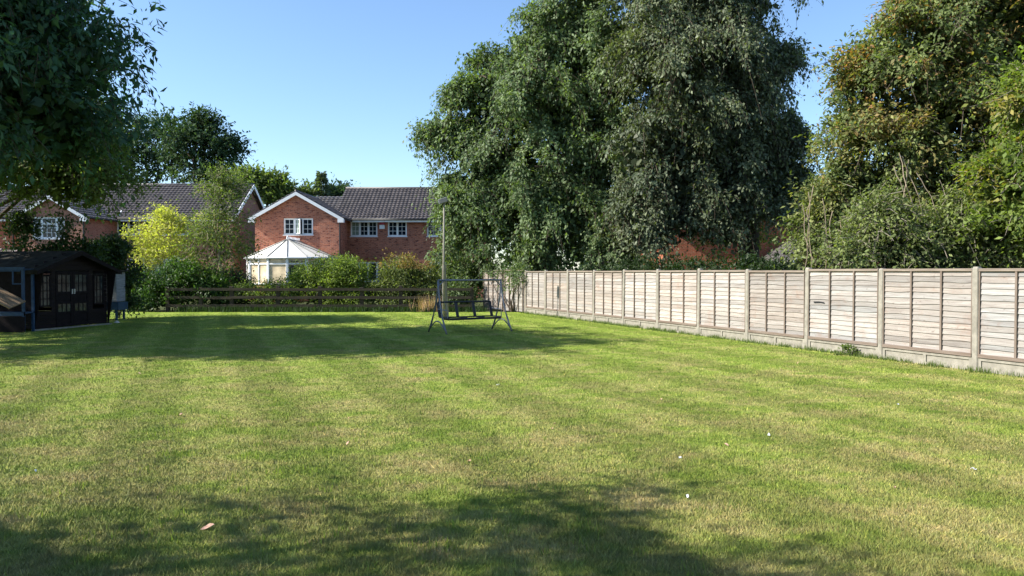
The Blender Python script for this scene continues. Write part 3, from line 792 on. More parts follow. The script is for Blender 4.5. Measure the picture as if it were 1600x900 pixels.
for i in range(8):
    m = MB(); xx = -38 + i * 1.2; m.prism([(46.15, 2.24), (49.45, 3.04), (49.45, 3.10), (46.15, 2.30)], xx, xx + .07, 'x'); m.build('roof_bar', M['upvc'], lt)
m = MB(); m.box(-38, WX(42, 46.2), 46.2, 46.3, 0, .8); m.build('dwarf_wall', M['brick_orange'], lt)
m = MB(); m.box(-38, WX(42, 46.2), 46.21, 46.27, .8, 2.14); m.build('glazing', M['pane'], lt)
fix(lt)

# ---- conservatory
cv = empty('conservatory', (-12.7, 45.2, 0), label='white conservatory with fanned opal roof and cream blinds against the red gable', cat='conservatory')
PT = [(-15.75, 47.45), (-15.25, 45.3), (WX(390, 44.0), 44.0), (WX(419, 43.2), 43.2), (WX(449, 42.95), 42.95), (WX(479, 43.25), 43.25), (WX(500, 44.0), 44.0), (WX(519, 45.1), 45.1), (-10.6, 47.45)]
ZE, ZD, ZT = 2.42, .92, 2.06
ap = Vector((WX(449.5, 44.9), 44.9, WZ(374, 44.9))); apb = Vector((ap.x - .1, 47.48, ap.z))
wl = MB(); gl = MB(); 
for i in range(len(PT) - 1):
    a, c = Vector((*PT[i], 0)), Vector((*PT[i + 1], 0)); d = (c - a).normalized(); n_ = Vector((d.y, -d.x, 0)); ln = (c - a).length
    mt = Matrix.Translation(a) @ Matrix(((d.x, -n_.x, 0, 0), (d.y, -n_.y, 0, 0), (0, 0, 1, 0), (0, 0, 0, 1)))
    wl.box(0, ln, 0, .12, 0, ZD, mtx=mt)
    gl.box(0, ln, .035, .045, ZD + .05, ZE - .05, mtx=mt)
    fr = MB()
    fr.box(-.05, .07, -.03, .08, ZD + .05, ZE - .06, mtx=mt)
    fr.box(ln - .07, ln + .05, -.028, .078, ZD + .05, ZE - .06, mtx=mt)
    fr.box(-.06, ln + .06, -.07, .1, ZD, ZD + .06, mtx=mt)
    fr.box(0, ln, -.02, .07, ZT - .035, ZT + .035, mtx=mt)
    if ln > 1.2: fr.box(ln / 2 - .03, ln / 2 + .03, -.015, .065, ZD + .06, ZE - .06, mtx=mt)
    if i == 4: # dark opened top lights
        k = MB(); k.box(.16, .60, -.012, .030, 2.15, 2.22, mtx=mt); k.box(.75, 1.0, -.012, .030, 2.15, 2.22, mtx=mt); k.box(.12, 1.0, -.01, .03, ZD + .3, ZT - .08, mtx=mt); k.build('pane', M['pane'], cv)
    fr.build('frame', M['upvc'], cv)
wl.build('dwarf_wall', M['brick_orange'], cv); gl.build('glazing', M['blind'], cv)
ev = MB(); rfm = MB(); ribs = MB()
def ofs(p): 
    v = Vector((p[0] - ap.x, p[1] - 46.2, 0)).normalized() * .12; return Vector((p[0] + v.x, min(p[1] + v.y, 47.46), ZE))
E = [ofs(p) for p in PT]
for i in range(len(E) - 1):
    topa = apb if i == 0 or i == len(E) - 2 else ap
    a, c = E[i], E[i + 1]
    if i == 0: rfm.quad(a, c, ap, apb)
    elif i == len(E) - 2: rfm.quad(a, c, apb, ap)
    else: rfm.tri(a, c, ap)
    ev.tube([a + Vector((0,0,-.03)), c + Vector((0,0,-.03))], .055, 6)
for i in range(len(E)):
    tt = apb if i in (0, len(E) - 1) else ap
    ribs.tube([E[i] + Vector((0,0,.02)), tt + Vector((0,0,.02))], .026, 6)
ribs.tube([ap, apb], .05, 6)
rp = rfm.build('roof', M['polyroof'], cv)
sd = rp.modifiers.new('thick', 'SOLIDIFY'); sd.thickness = .03
ribs.build('rib', M['lampgrey'], rp); ev.build('eaves', M['upvc'], cv)
fn = MB(); fn.tube([ap + Vector((0,0,z)) for z in (-.02, .06, .12, .17, .28)], [.07, .05, .075, .03, .008], 8); fn.build('finial', M['upvc'], rp)
fn = MB()
for k in range(9):
    yy = ap.y + .35 + k * .27; fn.prism([(yy - .09, ap.z + .03), (yy + .09, ap.z + .03), (yy, ap.z + .17)], ap.x - .015, ap.x + .015, 'x')
fn.build('cresting', M['upvc'], rp)
fix(cv)

# ---- houses seen through the right-hand trees
rh = empty('house', (14, 48, 0), label='bright orange brick house glimpsed under the tall trees behind the fence', cat='house')
mb = MB(); wall_openings(mb, 9.0, 24, 0, 4.9, 47, .25, [(17.6, 19, 1.2, 2.4)]); mb.build('wall', M['brick_orange'], rh)
window(rh, 17.6, 19, 1.2, 2.4, 47, 2)
wm = MB(); wm.quad((9.0,47,0), (9.0,55,0), (9.0,55,4.9), (9.0,47,4.9)); wm.build('wall', M['brick_orange'], rh)
mb = MB(); pantiles(mb, (8.7, 46.6, 4.8), (24.3, 46.6, 4.8), (24.3, 51, 7.4), (8.7, 51, 7.4), seed=41, pitch=.5); mb.prism([(46.65, 4.75), (51, 7.35), (55.4, 4.75)], 8.72, 24.2, 'x'); mb.build('roof', M['tiles'], rh)
fix(rh)
gr = empty('garage', (16.5, 41, 0), label='low orange brick garage with white gable edge and grey roof behind the fence', cat='garage')
gx0, gx1 = 14.4, 18.2
mb = MB(); wall_openings(mb, gx0, gx1, 0, 2.1, 41, .2, []); mb.tri((gx0, 41, 2.1), (gx1, 41, 2.1), ((gx0 + gx1) / 2, 41, 3.35)); wall_openings(mb, 41, 46.5, 0, 2.1, gx0, .2, [], 'y'); mb.build('wall', M['brick_orange'], gr)
gable_roof_y(gr, gx0, gx1, 41, 46.4, 2.1, 3.35, M['tiles_grey'], seed=45, pitch=.4)
fix(gr)

# ---- the house whose roof throws the hard shadow at the bottom left (stands out of frame)
bh = empty('house', (-16.5, 0, 0), label='large brick house standing left of the lawn, out of the photo', cat='house')
ax, by = -11.04, 5.0
mb = MB(); wall_openings(mb, -9 + by - 4, by, 0, 5.0, ax, .25, [], 'y')
mb.tri((ax, by, 5.0), (ax, by - 9, 5.0), (ax, by - 4.5, 8.9)); wall_openings(mb, -22, ax, 0, 5.0, by, -.25, [(-16, -14.5, .9, 2.2)]); mb.build('wall', M['brick_red'], bh)
mb = MB(); pantiles(mb, (-22, by + .25, 4.77), (ax + .2, by + .25, 4.77), (ax + .2, by - 4.5, 9.0), (-22, by - 4.5, 9.0), pitch=.5, seed=50)
mb.prism([(by + .25, 4.72), (by - 4.5, 8.95), (by - 9.25, 4.72), (by - 4.5, 8.7)], -22, ax + .2, 'x'); mb.build('roof', M['tiles'], bh)
fix(bh)

# ================================================================== SUMMERHOUSE
shx, shy = -13.06, 21.5
sh = empty('summerhouse', (shx, shy, 0), math.atan2(.967, .255), label='dark stained wooden summerhouse, coloured darker for tree shade, with glazed double doors and mossy roof', cat='summerhouse')
SW, SD, SE, SA = 2.62, 2.5, 1.68, 2.17
def boards(mb, u0, u1, z0, z1, v, axis, outward, ops=(), hfun=None):
    dz = .115; k = 0; z = z0
    while z < z1 - .01:
        zt = min(z + dz, z1); tint = rnd_tint(.22)
        segs = [(u0, u1)]
        if hfun: segs = [hfun(z, zt)]
        for (a, b_) in segs:
            cuts = [(a, b_)]
            for o in ops:
                new = []
                for (p, q) in cuts:
                    if zt <= o[2] or z >= o[3] or q <= o[0] or p >= o[1]: new.append((p, q)); continue
                    if p < o[0]: new.append((p, o[0]))
                    if q > o[1]: new.append((o[1], q))
                cuts = new
            for (p, q) in cuts:
                if q - p < .01: continue
                if axis == 'x': mb.box(p, q, v, v + outward * .022, z + .004, zt, tint)
                else: mb.box(v, v + outward * .022, p, q, z + .004, zt, tint)
        z += dz; k += 1
    return mb
ops = [(.12, .56, .62, 1.55), (.70, 1.92, .06, 1.62), (2.06, 2.50, .62, 1.55)]
mb = MB(); boards(mb, 0, SW, .05, SE, 0, 'x', -1, ops)
boards(mb, 0, SW, SE, SA, 0, 'x', -1, (), lambda z, zt: (SW / 2 * (z - SE) / (SA - SE) + .02, SW - SW / 2 * (z - SE) / (SA - SE) - .02))
boards(mb, 0, SD, .05, SE - .02, 0, 'y', -1); boards(mb, 0, SD, .05, SE - .02, SW, 'y', 1); boards(mb, 0, SW, .05, SE, SD, 'x', 1)
mb.build('wall', M['shedwood'], sh)
for sx in (0, 1):
    m = MB(); ov = .32; z1 = SE - .02
    pts = [(-.023, .05), (-.06, .05), (-.023 - ov, z1), (-.023, z1)]
    x0 = -.03 if sx == 0 else SW + .006
    m.prism(pts, x0, x0 + .024, 'x'); m.build('cheek_board', M['shedtrim'], sh)
def glazed(root, x0, x1, z0, z1, cols, rows, y, name='window', arch=True):
    m = MB(); s = .045
    m.box(x0, x0 + s, y - .03, y + .01, z0, z1); m.box(x1 - s, x1, y - .03, y + .01, z0, z1); m.box(x0 + s, x1 - s, y - .03, y + .01, z0, z0 + s); m.box(x0 + s, x1 - s, y - .03, y + .01, z1 - s, z1)
    for c in range(1, cols): xx = x0 + (x1 - x0) * c / cols; m.box(xx - .012, xx + .012, y - .022, y + .002, z0 + s, z1 - s)
    for r in range(1, rows): zz = z0 + (z1 - z0) * r / rows; m.box(x0 + s, x1 - s, y - .024, y + .003, zz - .012, zz + .012)
    o = m.build(name, M['shedtrim'], root)
    m = MB(); m.box(x0 + s, x1 - s, y - .012, y - .006, z0 + s, z1 - s); m.build('pane', M['shedpane'], o)
    return o
mm, t = nt('shed_glass'); cc = objco(t)
cr = ramp(t, noise(t, cc, 3.5, 3), [(.4, (.012,.016,.02)), (.6, (.05,.06,.055)), (.72, (.09,.10,.085))])
out(t, pbsdf(t, cr, .1, .25)); M['shedpane'] = mm
glazed(sh, .14, .54, .64, 1.53, 3, 4, -.012); glazed(sh, 2.08, 2.48, .64, 1.53, 3, 4, -.012)
for i, (a, b_) in enumerate(((.71, 1.305), (1.315, 1.91))):
    m = MB(); s = .07
    for q in ((a, a + s, .07, 1.61), (b_ - s, b_, .07, 1.61), (a + s, b_ - s, .07, .14), (a + s, b_ - s, 1.53, 1.61), (a + s, b_ - s, .98, 1.05), (a + s, b_ - s, .42, .48), (a + s, b_ - s, .70, .76)):
        m.box(q[0], q[1], -.032, 0, q[2], q[3])
    m.box(a + s, b_ - s, -.012, -.002, .14, .42); m.box(a + s, b_ - s, -.012, -.002, .76, .98)
    dr = m.build('door', M['shedtrim'], sh)
    for c in range(1, 3): 
        m = MB(); xx = a + s + (b_ - a - 2 * s) * c / 3; m.box(xx - .01, xx + .01, -.026, -.003, 1.05, 1.53); m.box(xx - .01, xx + .01, -.026, -.003, .48, .70); 
        m.build('glazing_bar', M['shedtrim'], dr)
    m = MB(); m.box(a + s, b_ - s, -.024, -.004, 1.28, 1.30); m.build('glazing_bar', M['shedtrim'], dr)
    m = MB(); m.box(a + s, b_ - s, -.013, -.007, 1.05, 1.53); m.build('pane', M['shedpane'], dr)
    m = MB(); m.box(a + s, b_ - s, -.013, -.007, .48, .70); m.build('pane', M['shedpane'], dr)
    m = MB(); xx = b_ - .035 if i == 0 else a + .035; m.box(xx - .012, xx + .012, -.06, -.032, .98, 1.12); m.build('handle', M['lampglass'], dr)
rf = MB(); ov = .35; sl_ = (SA - SE) / (SW / 2); ox = .22
for s_ in (-1, 1):
    xe = SW / 2 + s_ * (SW / 2 + ox); ze = SE - sl_ * ox
    nn = 14
    for i in range(nn):
        y0_ = -ov + (SD + ov + .2) * i / nn; y1_ = -ov + (SD + ov + .2) * (i + 1) / nn
        for (dz, tn) in ((.0, 1), (.05, 1.1)):
            j1, j2 = .01 * math.sin(i * 2.1), .01 * math.sin((i + 1) * 2.1)
            rf.quad((xe, y0_, ze + dz + j1), (xe, y1_, ze + dz + j2), (SW / 2, y1_, SA + dz), (SW / 2, y0_, SA + dz), (tn,)*3)
    rf.box(min(xe, xe + s_ * .02), max(xe, xe + s_ * .02), -ov, SD + .2, ze - .05, ze + .06)
roof = rf.build('roof', M['felt'], sh)
m = MB(); ze = SE - sl_ * ox
m.prism([(-ox - .02, ze - .06), (SW / 2, SA - .08), (SW + ox + .02, ze - .06), (SW + ox + .02, ze + .04), (SW / 2, SA + .055), (-ox - .02, ze + .04)], -ov - .022, -ov - .002, 'y'); m.build('barge_board', M['shedtrim'], roof)
m = MB(); m.box(-.1, SW + .1, -.12, .0, 0, .045); m.build('plinth', M['concrete'], sh)

# ---- blue hutches
hu = empty('play_hutch', (-14, 20.9, 0), label='blue framed play hutch with a tilted plank lid, in front of the dark shed wall', cat='hutch')
def w2(x, y): return (x + 14, y - 20.9)
xr = -13.0 + 14; 
for xx in (xr, xr - 1.95):
    for yy in (0, .42):
        m = MB(); m.box(xx - .03, xx + .03, yy, yy + .06, 0, 1.69); m.build('leg', M['bluewood'], hu)
m = MB(); m.box(xr - 1.98, xr + .03, -.004, .056, 1.66, 1.74); m.box(xr - 1.98, xr + .03, -.004, .056, .44, .52); m.box(xr - 1.98, xr + .03, .42, .48, 1.62, 1.70)
m.box(xr - 1.98, xr + .03, .0, .48, .50, .54); m.build('frame', M['bluewood'], hu)
m = MB()
for a_ in ((xr - .28, xr - .25, 1.28, 1.66), (xr - .25, xr - .03, 1.28, 1.31)): m.box(a_[0], a_[1], .005, .035, a_[2], a_[3])
m.build('window_frame', M['bluewood'], hu)
m = MB(); m.box(xr - 1.95, xr, .45, .47, .54, 1.64); m.build('back_panel', M['shedtrim'], hu)
m = MB(); m.box(xr - 1.95, xr + .06, -.02, .0, .0, .42); m.build('under_shade', M['shedtrim'], hu)  # dark sheet in place of the shade under the hutch
for i in range(4):
    m = MB(); mt = Matrix.Translation((xr - .35, -.25, .93)) @ Matrix.Rotation(R(28), 4, 'Y') @ Matrix.Rotation(R(18), 4, 'X')
    m.box(-1.5, .42, -.30 + i * .15, -.16 + i * .15, 0, .035, mtx=mt); m.build('lid_plank', M['plank'], hu)
h2 = empty('hutch', (-13.6, 26.3, 0), label='grey boarded hutch on a blue base beyond the right side of the shed', cat='hutch')
for i in range(9):
    m = MB(); m.box(-.9, .38, 0, .03, .62 + i * .112, .62 + i * .112 + .108); m.build('board', M['greyplank'], h2)
m = MB(); m.box(-.9, .38, .03, .6, .62, 1.6); m.build('body', M['greyplank'], h2)
m = MB(); m.box(-.92, .46, -.04, .62, .34, .6); m.build('base', M['bluewood'], h2)
for xx in (-.85, .36):
    for yy in (0, .5): m = MB(); m.box(xx - .03, xx + .03, yy, yy + .06, 0, .34); m.build('leg', M['bluewood'], h2)
m = MB(); m.prism([(-.98, 1.62), (.50, 1.62), (.50, 1.67), (-.98, 1.72)], -.08, .66, 'y'); m.build('roof', M['felt'], h2)

# ================================================================== SWING SEAT
sw = empty('swing_seat', (-1.12, 21.15, 0), math.atan2(1.05, 1.66), label='three seat garden swing with grey tube frame and no canopy standing on the lawn', cat='swing seat')
# local x: along the seat, local y: away from the camera
hw = .96; dp = .52; HT = 1.39
for s_ in (-1, 1):
    x = s_ * hw
    for sy in (-1, 1):
        m = MB(); pts = []
        for k in range(8):
            t_ = k / 7; z = HT * (1 - t_); yy = sy * dp * (t_ ** 1.8) ; pts.append((x + s_ * .03 * t_, yy, max(z, .01)))
        m.tube(pts, .024, 8); m.build('leg', M['steel'], sw, smooth=True)
    m = MB(); m.tube([(x + s_ * .03, -.44 + .88 * k / 10, .10 + .22 * math.sin(math.pi * k / 10)) for k in range(11)], .017, 7); m.build('brace', M['steel'], sw, smooth=True)
    m = MB(); m.tube([(x, 0, HT - .16), (x - s_ * .18, 0, HT)], .015, 6); m.build('corner_brace', M['steel'], sw)
m = MB(); m.tube([(-hw, 0, HT), (hw, 0, HT)], .026, 8); m.build('top_bar', M['steel'], sw, smooth=True)
# bench
sz, bz, hb = .40, .80, .80
m = MB()
m.tube([(-hb, -.26, sz - .02), (hb, -.26, sz - .02)], .020, 7); m.tube([(-hb, .20, sz), (hb, .20, sz)], .018, 7)
for k in range(4):
    xx = -hb + 2 * hb * k / 3; m.box(xx - .03, xx + .03, -.26, .20, sz - .015, sz + .012)
fr_ = m.build('seat', M['darksteel'], sw)
m = MB(); m.box(-hb, hb, -.27, -.0, sz - .055, sz - .016); m.build('seat_sling', M['mesh_fabric'], sw)
m = MB(); m.tube([(-hb - .0, .34, bz), (hb, .34, bz)], .025, 7)
for k in range(4):
    xx = -hb + 2 * hb * k / 3; w_ = .040
    m.quad((xx - w_, .20, sz), (xx + w_, .20, sz), (xx + w_, .335, bz), (xx - w_, .335, bz)); m.quad((xx - w_, .225, sz), (xx + w_, .225, sz), (xx + w_, .36, bz), (xx - w_, .36, bz))
    m.quad((xx - w_, .20, sz), (xx - w_, .225, sz), (xx - w_, .36, bz), (xx - w_, .335, bz)); m.quad((xx + w_, .20, sz), (xx + w_, .225, sz), (xx + w_, .36, bz), (xx + w_, .335, bz))
m.build('backrest', M['darksteel'], sw)
for s_ in (-1, 1):
    x = s_ * (hb + .02)
    m = MB(); m.tube([(x, -.25, sz), (x, -.25, sz + .20), (x, .28, sz + .22)], .014, 6); m.build('armrest', M['steel'], sw)
    for yy in (-.22, .26):
        m = MB(); m.tube([(x, yy, sz + .2), (s_ * hw * .985, 0, HT - .02)], .006, 5); m.build('hanger', M['steel'], sw)

# ================================================================== LAMP POLE
lp = empty('floodlight_pole', (WX(696, 27.5), 27.5, 0), label='tall thin pole with a floodlight on top, strapped to a timber post behind the swing', cat='lamp post')
m = MB(); m.box(-.10, .035, -.06, .06, -.2, .12 + 1.75, mtx=Matrix.Rotation(R(-.5), 4, 'Y')); m.build('post', M['polewood'], lp, bevel=.008)
m = MB(); m.tube([(-.055, -.09, 0), (-.05, -.09, 2.2), (-.035, -.085, 4.0)], [.042, .036, .028], 8); m.build('pole', M['concrete'], lp, smooth=True)
m = MB(); m.box(.05, .12, -.05, .05, 0, 1.45, mtx=Matrix.Rotation(R(-3.5), 4, 'Y')); m.build('prop', M['polewood'], lp)
m = MB(); m.box(-.15, .15, -.11, .08, -.08, .09, mtx=Matrix.Translation((-.06, -.1, 4.08)) @ Matrix.Rotation(R(-18), 4, 'Y')); hd = m.build('floodlight', M['lampgrey'], lp, bevel=.02)
m = MB(); m.box(-.17, -.152, -.10, .07, -.07, .08, mtx=Matrix.Translation((-.06, -.1, 4.08)) @ Matrix.Rotation(R(-18), 4, 'Y')); m.build('lens', M['lampglass'], hd)
m = MB(); m.tube([(-.035, -.085, 3.9), (.06, -.085, 4.16)], .015, 6); m.build('bracket', M['lampgrey'], lp)

# ================================================================== POST AND RAIL FENCE
pr = empty('post_and_rail_fence', (-6.5, 32.0, 0), label='dark low post and rail fence along the far end of the lawn', cat='fence')
px_ = [262, 314, 362, 434, 500, 565, 626, 686, 737]
xs = [WX(p, 32) + 6.5 for p in px_]
for i, xx in enumerate(xs):
    m = MB(); tl = random.uniform(-.02, .02); m.box(-.075, .075, -.05, .07, -.2, 1.02 + random.uniform(-.04, .04), mtx=Matrix.Translation((xx, 0, 0)) @ Matrix.Rotation(tl, 4, 'Y')); m.build('post', M['darkrail'], pr, bevel=.01)
for i in range(len(xs) - 1):
    for z in (.90, .57, .24):
        m = MB(); dz = random.uniform(-.015, .015); dz2 = random.uniform(-.015, .015)
        m.prism([(xs[i] - (.06 if i == 0 else 0), z + dz - .055), (xs[i + 1] - .002, z + dz2 - .055), (xs[i + 1] - .002, z + dz2 + .055), (xs[i], z + dz + .055)], -.09, -.053, 'y'); m.build('rail', M['darkrail'], pr)

# ================================================================== TREES
def blob(px, py, rpx, Y, ry=None, rz=None, w=None, dy=0):
    """lobe given by where its middle stands and its radius"""
    r = rpx * Y / F
    return (WX(px, Y), Y + dy, WZ(py, Y), r, ry or r, rz or r, w if w else r * r)

# big dark tree at left, trunk out of frame
lob = [(-15.2,17,7.6,3.8,3.6,3.0,15), (-13.2,15.6,6.6,2.5,2.4,2.1,9), (-12.4,17.8,8.0,2.3,2.6,2.1,9), (-11.6,18.6,5.7,2.1,2.2,1.3,7), (-12.7,16.2,9.4,2.1,2.3,1.7,7),
       (-14.6,19.6,5.5,3.0,2.6,1.9,8), (-12.6,16.6,4.9,1.7,1.6,1.0,5), (-17,15.4,6.2,2.6,2.8,2.2,6), (-18.6,20.8,5.6,3.2,3.6,2.8,11), (-18,17.5,8.2,3,3,2.4,8), (-12.6,20.2,8.0,2.2,2.4,2.2,7), (-11.3,19.2,6.9,1.9,2.0,1.5,5), (-11.4,19.4,5.0,1.7,1.6,1.0,4)]  # unseen lobe at far left added to throw shade on the shed
tree('broadleaf_tree', (-15.6, 17.4, 0), 5.2, .32, lob, M['lf_walnut'], M['barkdark'], 'large dark green broadleaf tree overhanging the top left corner above the shed',
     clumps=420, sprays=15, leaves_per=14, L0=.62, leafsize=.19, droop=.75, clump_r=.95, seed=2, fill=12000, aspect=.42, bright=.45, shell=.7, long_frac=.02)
# lighter tree just behind it
lob = [(-15.2,25.2,5.3,2.3,2.4,1.7,6), (-13.6,24.6,4.6,1.5,1.7,1.2,4), (-16.6,26,6.6,2.4,2.4,1.7,5), (-14.2,25.2,6.0,1.6,1.6,1.2,3)]
tree('leafy_tree', (-18.2, 25.6, 0), 4.0, .16, lob, M['lf_mid'], M['barkdark'], 'mid green tree peeping out behind the right edge of the dark overhanging tree',
     clumps=230, sprays=13, leaves_per=13, L0=.6, leafsize=.13, droop=.4, clump_r=.6, seed=4, fill=4000, aspect=.45)
# tree that shades the lawn near the camera, out of frame
lob = [(-7.9,3.6,4.9,1.6,1.2,1.0,5), (-7.0,3.0,4.5,1.5,1.2,.9,4), (-6.2,4.3,4.9,.8,.7,.6,2), (-7.4,2.3,5.6,1.7,1.3,1.0,4), (-6.8,2.6,5.4,1.2,1.0,.8,4)]
tree('small_tree', (-7.6, 2.6, 0), 3.4, .14, lob, M['lf_mid'], M['barkdark'], 'small garden tree left of the camera that shades the near grass',
     clumps=85, sprays=8, leaves_per=12, L0=.5, leafsize=.11, droop=.3, clump_r=.4, seed=44, fill=150)

# the great weeping tree in the middle
Y = 36
lob = [blob(800,300,95,Y), blob(860,190,110,Y), blob(770,170,62,Y), blob(800,125,50,Y,w=2.8), blob(912,85,80,Y), blob(930,-40,95,Y), blob(760,355,62,Y,dy=-1), blob(870,340,80,Y,dy=-1.5),
       blob(950,250,115,Y), blob(745,235,55,Y), blob(730,330,40,Y,dy=-1.5), blob(960,360,62,Y,dy=-2.2), blob(830,395,45,Y,dy=-2.5), blob(960,110,80,Y,dy=-1), blob(752,98,18,Y,w=.6), blob(725,150,24,Y,w=1), blob(712,208,22,Y,w=1), blob(690,205,18,Y,w=1), blob(668,213,10,Y,w=.6), blob(862,62,52,Y,w=3.4), blob(822,82,26,Y,w=1), blob(718,295,22,Y,w=1)]
tree('beech_tree', (WX(930, 37), 37, 0), 7.5, .42, lob, M['lf_beech'], M['barkdark'], 'tall tree with drooping sunlit sprays over the far end of the panel fence',
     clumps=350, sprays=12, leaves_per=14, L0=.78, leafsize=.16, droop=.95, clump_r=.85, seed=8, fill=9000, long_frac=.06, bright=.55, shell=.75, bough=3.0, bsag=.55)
Y = 33
lob = [blob(1100,90,105,Y), blob(1160,190,80,Y), blob(1080,210,110,Y), blob(1190,110,50,Y), blob(1150,0,80,Y), blob(1050,0,90,Y), blob(1170,280,85,Y), blob(1060,320,80,Y), blob(1215,210,30,Y,w=1.5), blob(1010,250,80,Y,dy=-1),
       blob(1225,300,45,Y), blob(1110,330,70,Y), blob(1030,100,70,Y,dy=-1.5), blob(1080,-90,110,Y), blob(1225,90,20,Y,w=.8), blob(1000,350,62,Y,dy=-1), blob(1130,370,40,Y,w=.7)]
tree('lime_tree', (WX(1172, 35), 35, 0), 8, .36, lob, M['lf_birch'], M['barkdark'], 'tall dark grey-green tree in the middle, right of the paler drooping tree',
     clumps=330, sprays=12, leaves_per=14, L0=.78, leafsize=.155, droop=1.05, clump_r=.85, seed=9, fill=9000, long_frac=.06, bright=.5, shell=.75, bough=2.8, bsag=.65)
# slim trunk seen against the orange house
b_ = empty('slim_tree', (WX(1157, 36), 36, 0), label='slim pale trunk with sparse lit leaves in front of the orange house', cat='tree')
m = MB(); m.tube([(0,0,-.1), (.03,0,1.6), (-.05,.02,3.2), (.05,0,4.8)], [.09,.075,.06,.03], 7); m.build('trunk', M['barkgrey'], b_, smooth=True)
V, T = crown([(0,0,3.4,1.5,1.2,.6,1), (.8,-.2,2.9,.8,.7,.4,.6), (-1.2,0,3.0,.8,.7,.4,.6)], 26, 7, 9, .6, .13, seed=31, droop=.5); raw_mesh('crown', V, 4, T, M['lf_bright'], b_)

# right-hand trees with reddening leaves
def redtop(P, cb, g):
    h = np.clip((P[:, 2] - 2.4) / 5.0, 0, 1); patch = np.sin(P[:, 0] * 2.3 + 1) * np.sin(P[:, 2] * 1.9) + .6 * np.sin(P[:, 1] * 3 + P[:, 2] * 2.7)
    return ((cb > .48) & (patch > -.3)) * h * (.0 + .85 * g.random(len(P))) + (g.random(len(P)) < .04) * .6 * h
Y = 21.5
lob = [blob(1400,120,80,Y), blob(1358,200,66,Y), blob(1460,60,80,Y), blob(1328,292,50,Y), blob(1440,230,95,Y), blob(1530,20,80,Y), blob(1390,320,75,Y), blob(1500,150,85,Y), blob(1352,112,28,Y,w=1), blob(1560,120,90,Y), blob(1620,60,100,Y),
       blob(1640,200,90,Y), blob(1300,330,35,Y,w=1), blob(1420,5,36,Y,w=.8), blob(1480,340,70,Y), blob(1640,-20,80,Y), blob(1560,260,60,Y), blob(1590,310,60,Y), blob(1282,372,30,Y,w=.8), blob(1312,320,34,Y,w=1), blob(1575,250,45,Y,w=2.5), blob(1560,180,50,Y,w=2)]
tree('hawthorn_tree', (WX(1450, 22), 22, 0), 4.6, .17, lob, M['lf_maple'], M['barkdark'], 'broad tree with rust-red leaf tips and hanging bare stems behind the right of the fence',
     clumps=330, sprays=9, leaves_per=12, L0=.55, leafsize=.12, droop=.5, clump_r=.62, seed=14, fill=9000, bough=1.7, bsag=.35, redfun=redtop, long_frac=.08, bright=.6, shell=.6)
Y = 18
lob = [blob(1625,260,62,Y), blob(1590,335,50,Y), blob(1660,180,75,Y), blob(1670,330,80,Y), blob(1555,285,28,Y,w=.8), blob(1620,150,36,Y,w=1)]
tree('field_maple', (WX(1640, 18.4), 18.4, 0), 2.6, .12, lob, M['lf_bright'], M['barkgrey'], 'bright yellow-green leafy tree at the right edge of the photo above the fence',
     clumps=90, sprays=8, leaves_per=12, L0=.5, leafsize=.125, droop=.4, clump_r=.6, seed=17, fill=2500, bright=.5, bough=1.4, bsag=.35, shell=.6, redfun=lambda P, cb, g: (cb > .8) * (P[:, 2] > 3.2) * .5 * g.random(len(P)))
Y = 19
lob = [blob(1330,400,42,Y), blob(1400,385,52,Y), blob(1470,395,45,Y), blob(1540,390,48,Y), blob(1600,390,50,Y), blob(1370,345,32,Y,w=.6), blob(1500,350,35,Y,w=.6), blob(1440,420,50,Y), blob(1560,425,50,Y)]
tree('hedge_shrub', (WX(1440, 19.4), 19.4, 0), 1.2, .08, lob, M['lf_maple'], M['barkgrey'], 'dense sunlit green shrubs packed low against the back of the fence at right', cat='shrub',
     clumps=300, sprays=10, leaves_per=12, L0=.4, leafsize=.09, droop=.4, clump_r=.4, seed=18, fill=2200, bright=.62)
# bare hanging stems
g = random.Random(5)
st = empty('dead_vine', (WX(1290, 20), 20, 0), label='bare brown climber stems hanging in front of the rust-tipped tree', cat='climber')
for i, (pa, ya, pb, yb) in enumerate([(1262,300,1258,418), (1270,290,1268,420), (1284,310,1290,420), (1300,330,1299,420), (1403,240,1430,345), (1408,245,1445,340), (1418,250,1400,350), (1395,260,1425,335), (1253,320,1275,415), (1312,345,1311,420), (1430,270,1470,350)]):
    Yv = 19.2 if pa < 1350 else 18.6
    a = Vector((WX(pa, Yv) - st.location.x, Yv - 20, WZ(ya, Yv))); c = Vector((WX(pb, Yv) - st.location.x, Yv - 20, WZ(yb, Yv)))
    m = MB(); m.tube(bend(a, c, .06, 7, i), [.012, .011, .011, .010, .009, .008, .007], 5); m.build('stem', M['stem'], st)

# background trees
Y = 78
def far_tree(name, base_px, Y, lob, mat, label, n, seed, ls=.34, **kw):
    return tree(name, (WX(base_px, Y), Y, 0), 6, .3, lob, mat, M['barkdark'], label, clumps=n, sprays=9, leaves_per=9, L0=1.0, leafsize=ls, droop=.3, clump_r=1.1, seed=seed, fill=int(n * 6), group='trees behind the houses', shell=.5, **kw)
far_tree('oak_tree', 262, 78, [blob(250,240,45,78), blob(230,220,36,78), blob(265,215,24,78), blob(225,270,50,78), blob(180,240,50,78)], M['lf_far'], 'dark tall tree behind the left house roof, next to the overhanging tree', 170, 61)
far_tree('pine_tree', 320, 74, [blob(318,245,44,74), blob(330,210,28,74), blob(350,262,30,74), blob(295,240,36,74), blob(315,195,14,74,w=3), blob(355,240,20,74,w=4), blob(330,300,40,74)], M['lf_far'], 'darkest broad tree rising highest right of the left house ridge', 190, 62, bright=.35)
far_tree('ash_tree', 412, 70, [blob(408,298,20,70), blob(428,300,16,70), blob(395,280,9,70,w=1), blob(440,312,14,70)], M['lf_mid'], 'soft green tree between the two house roofs', 90, 63)
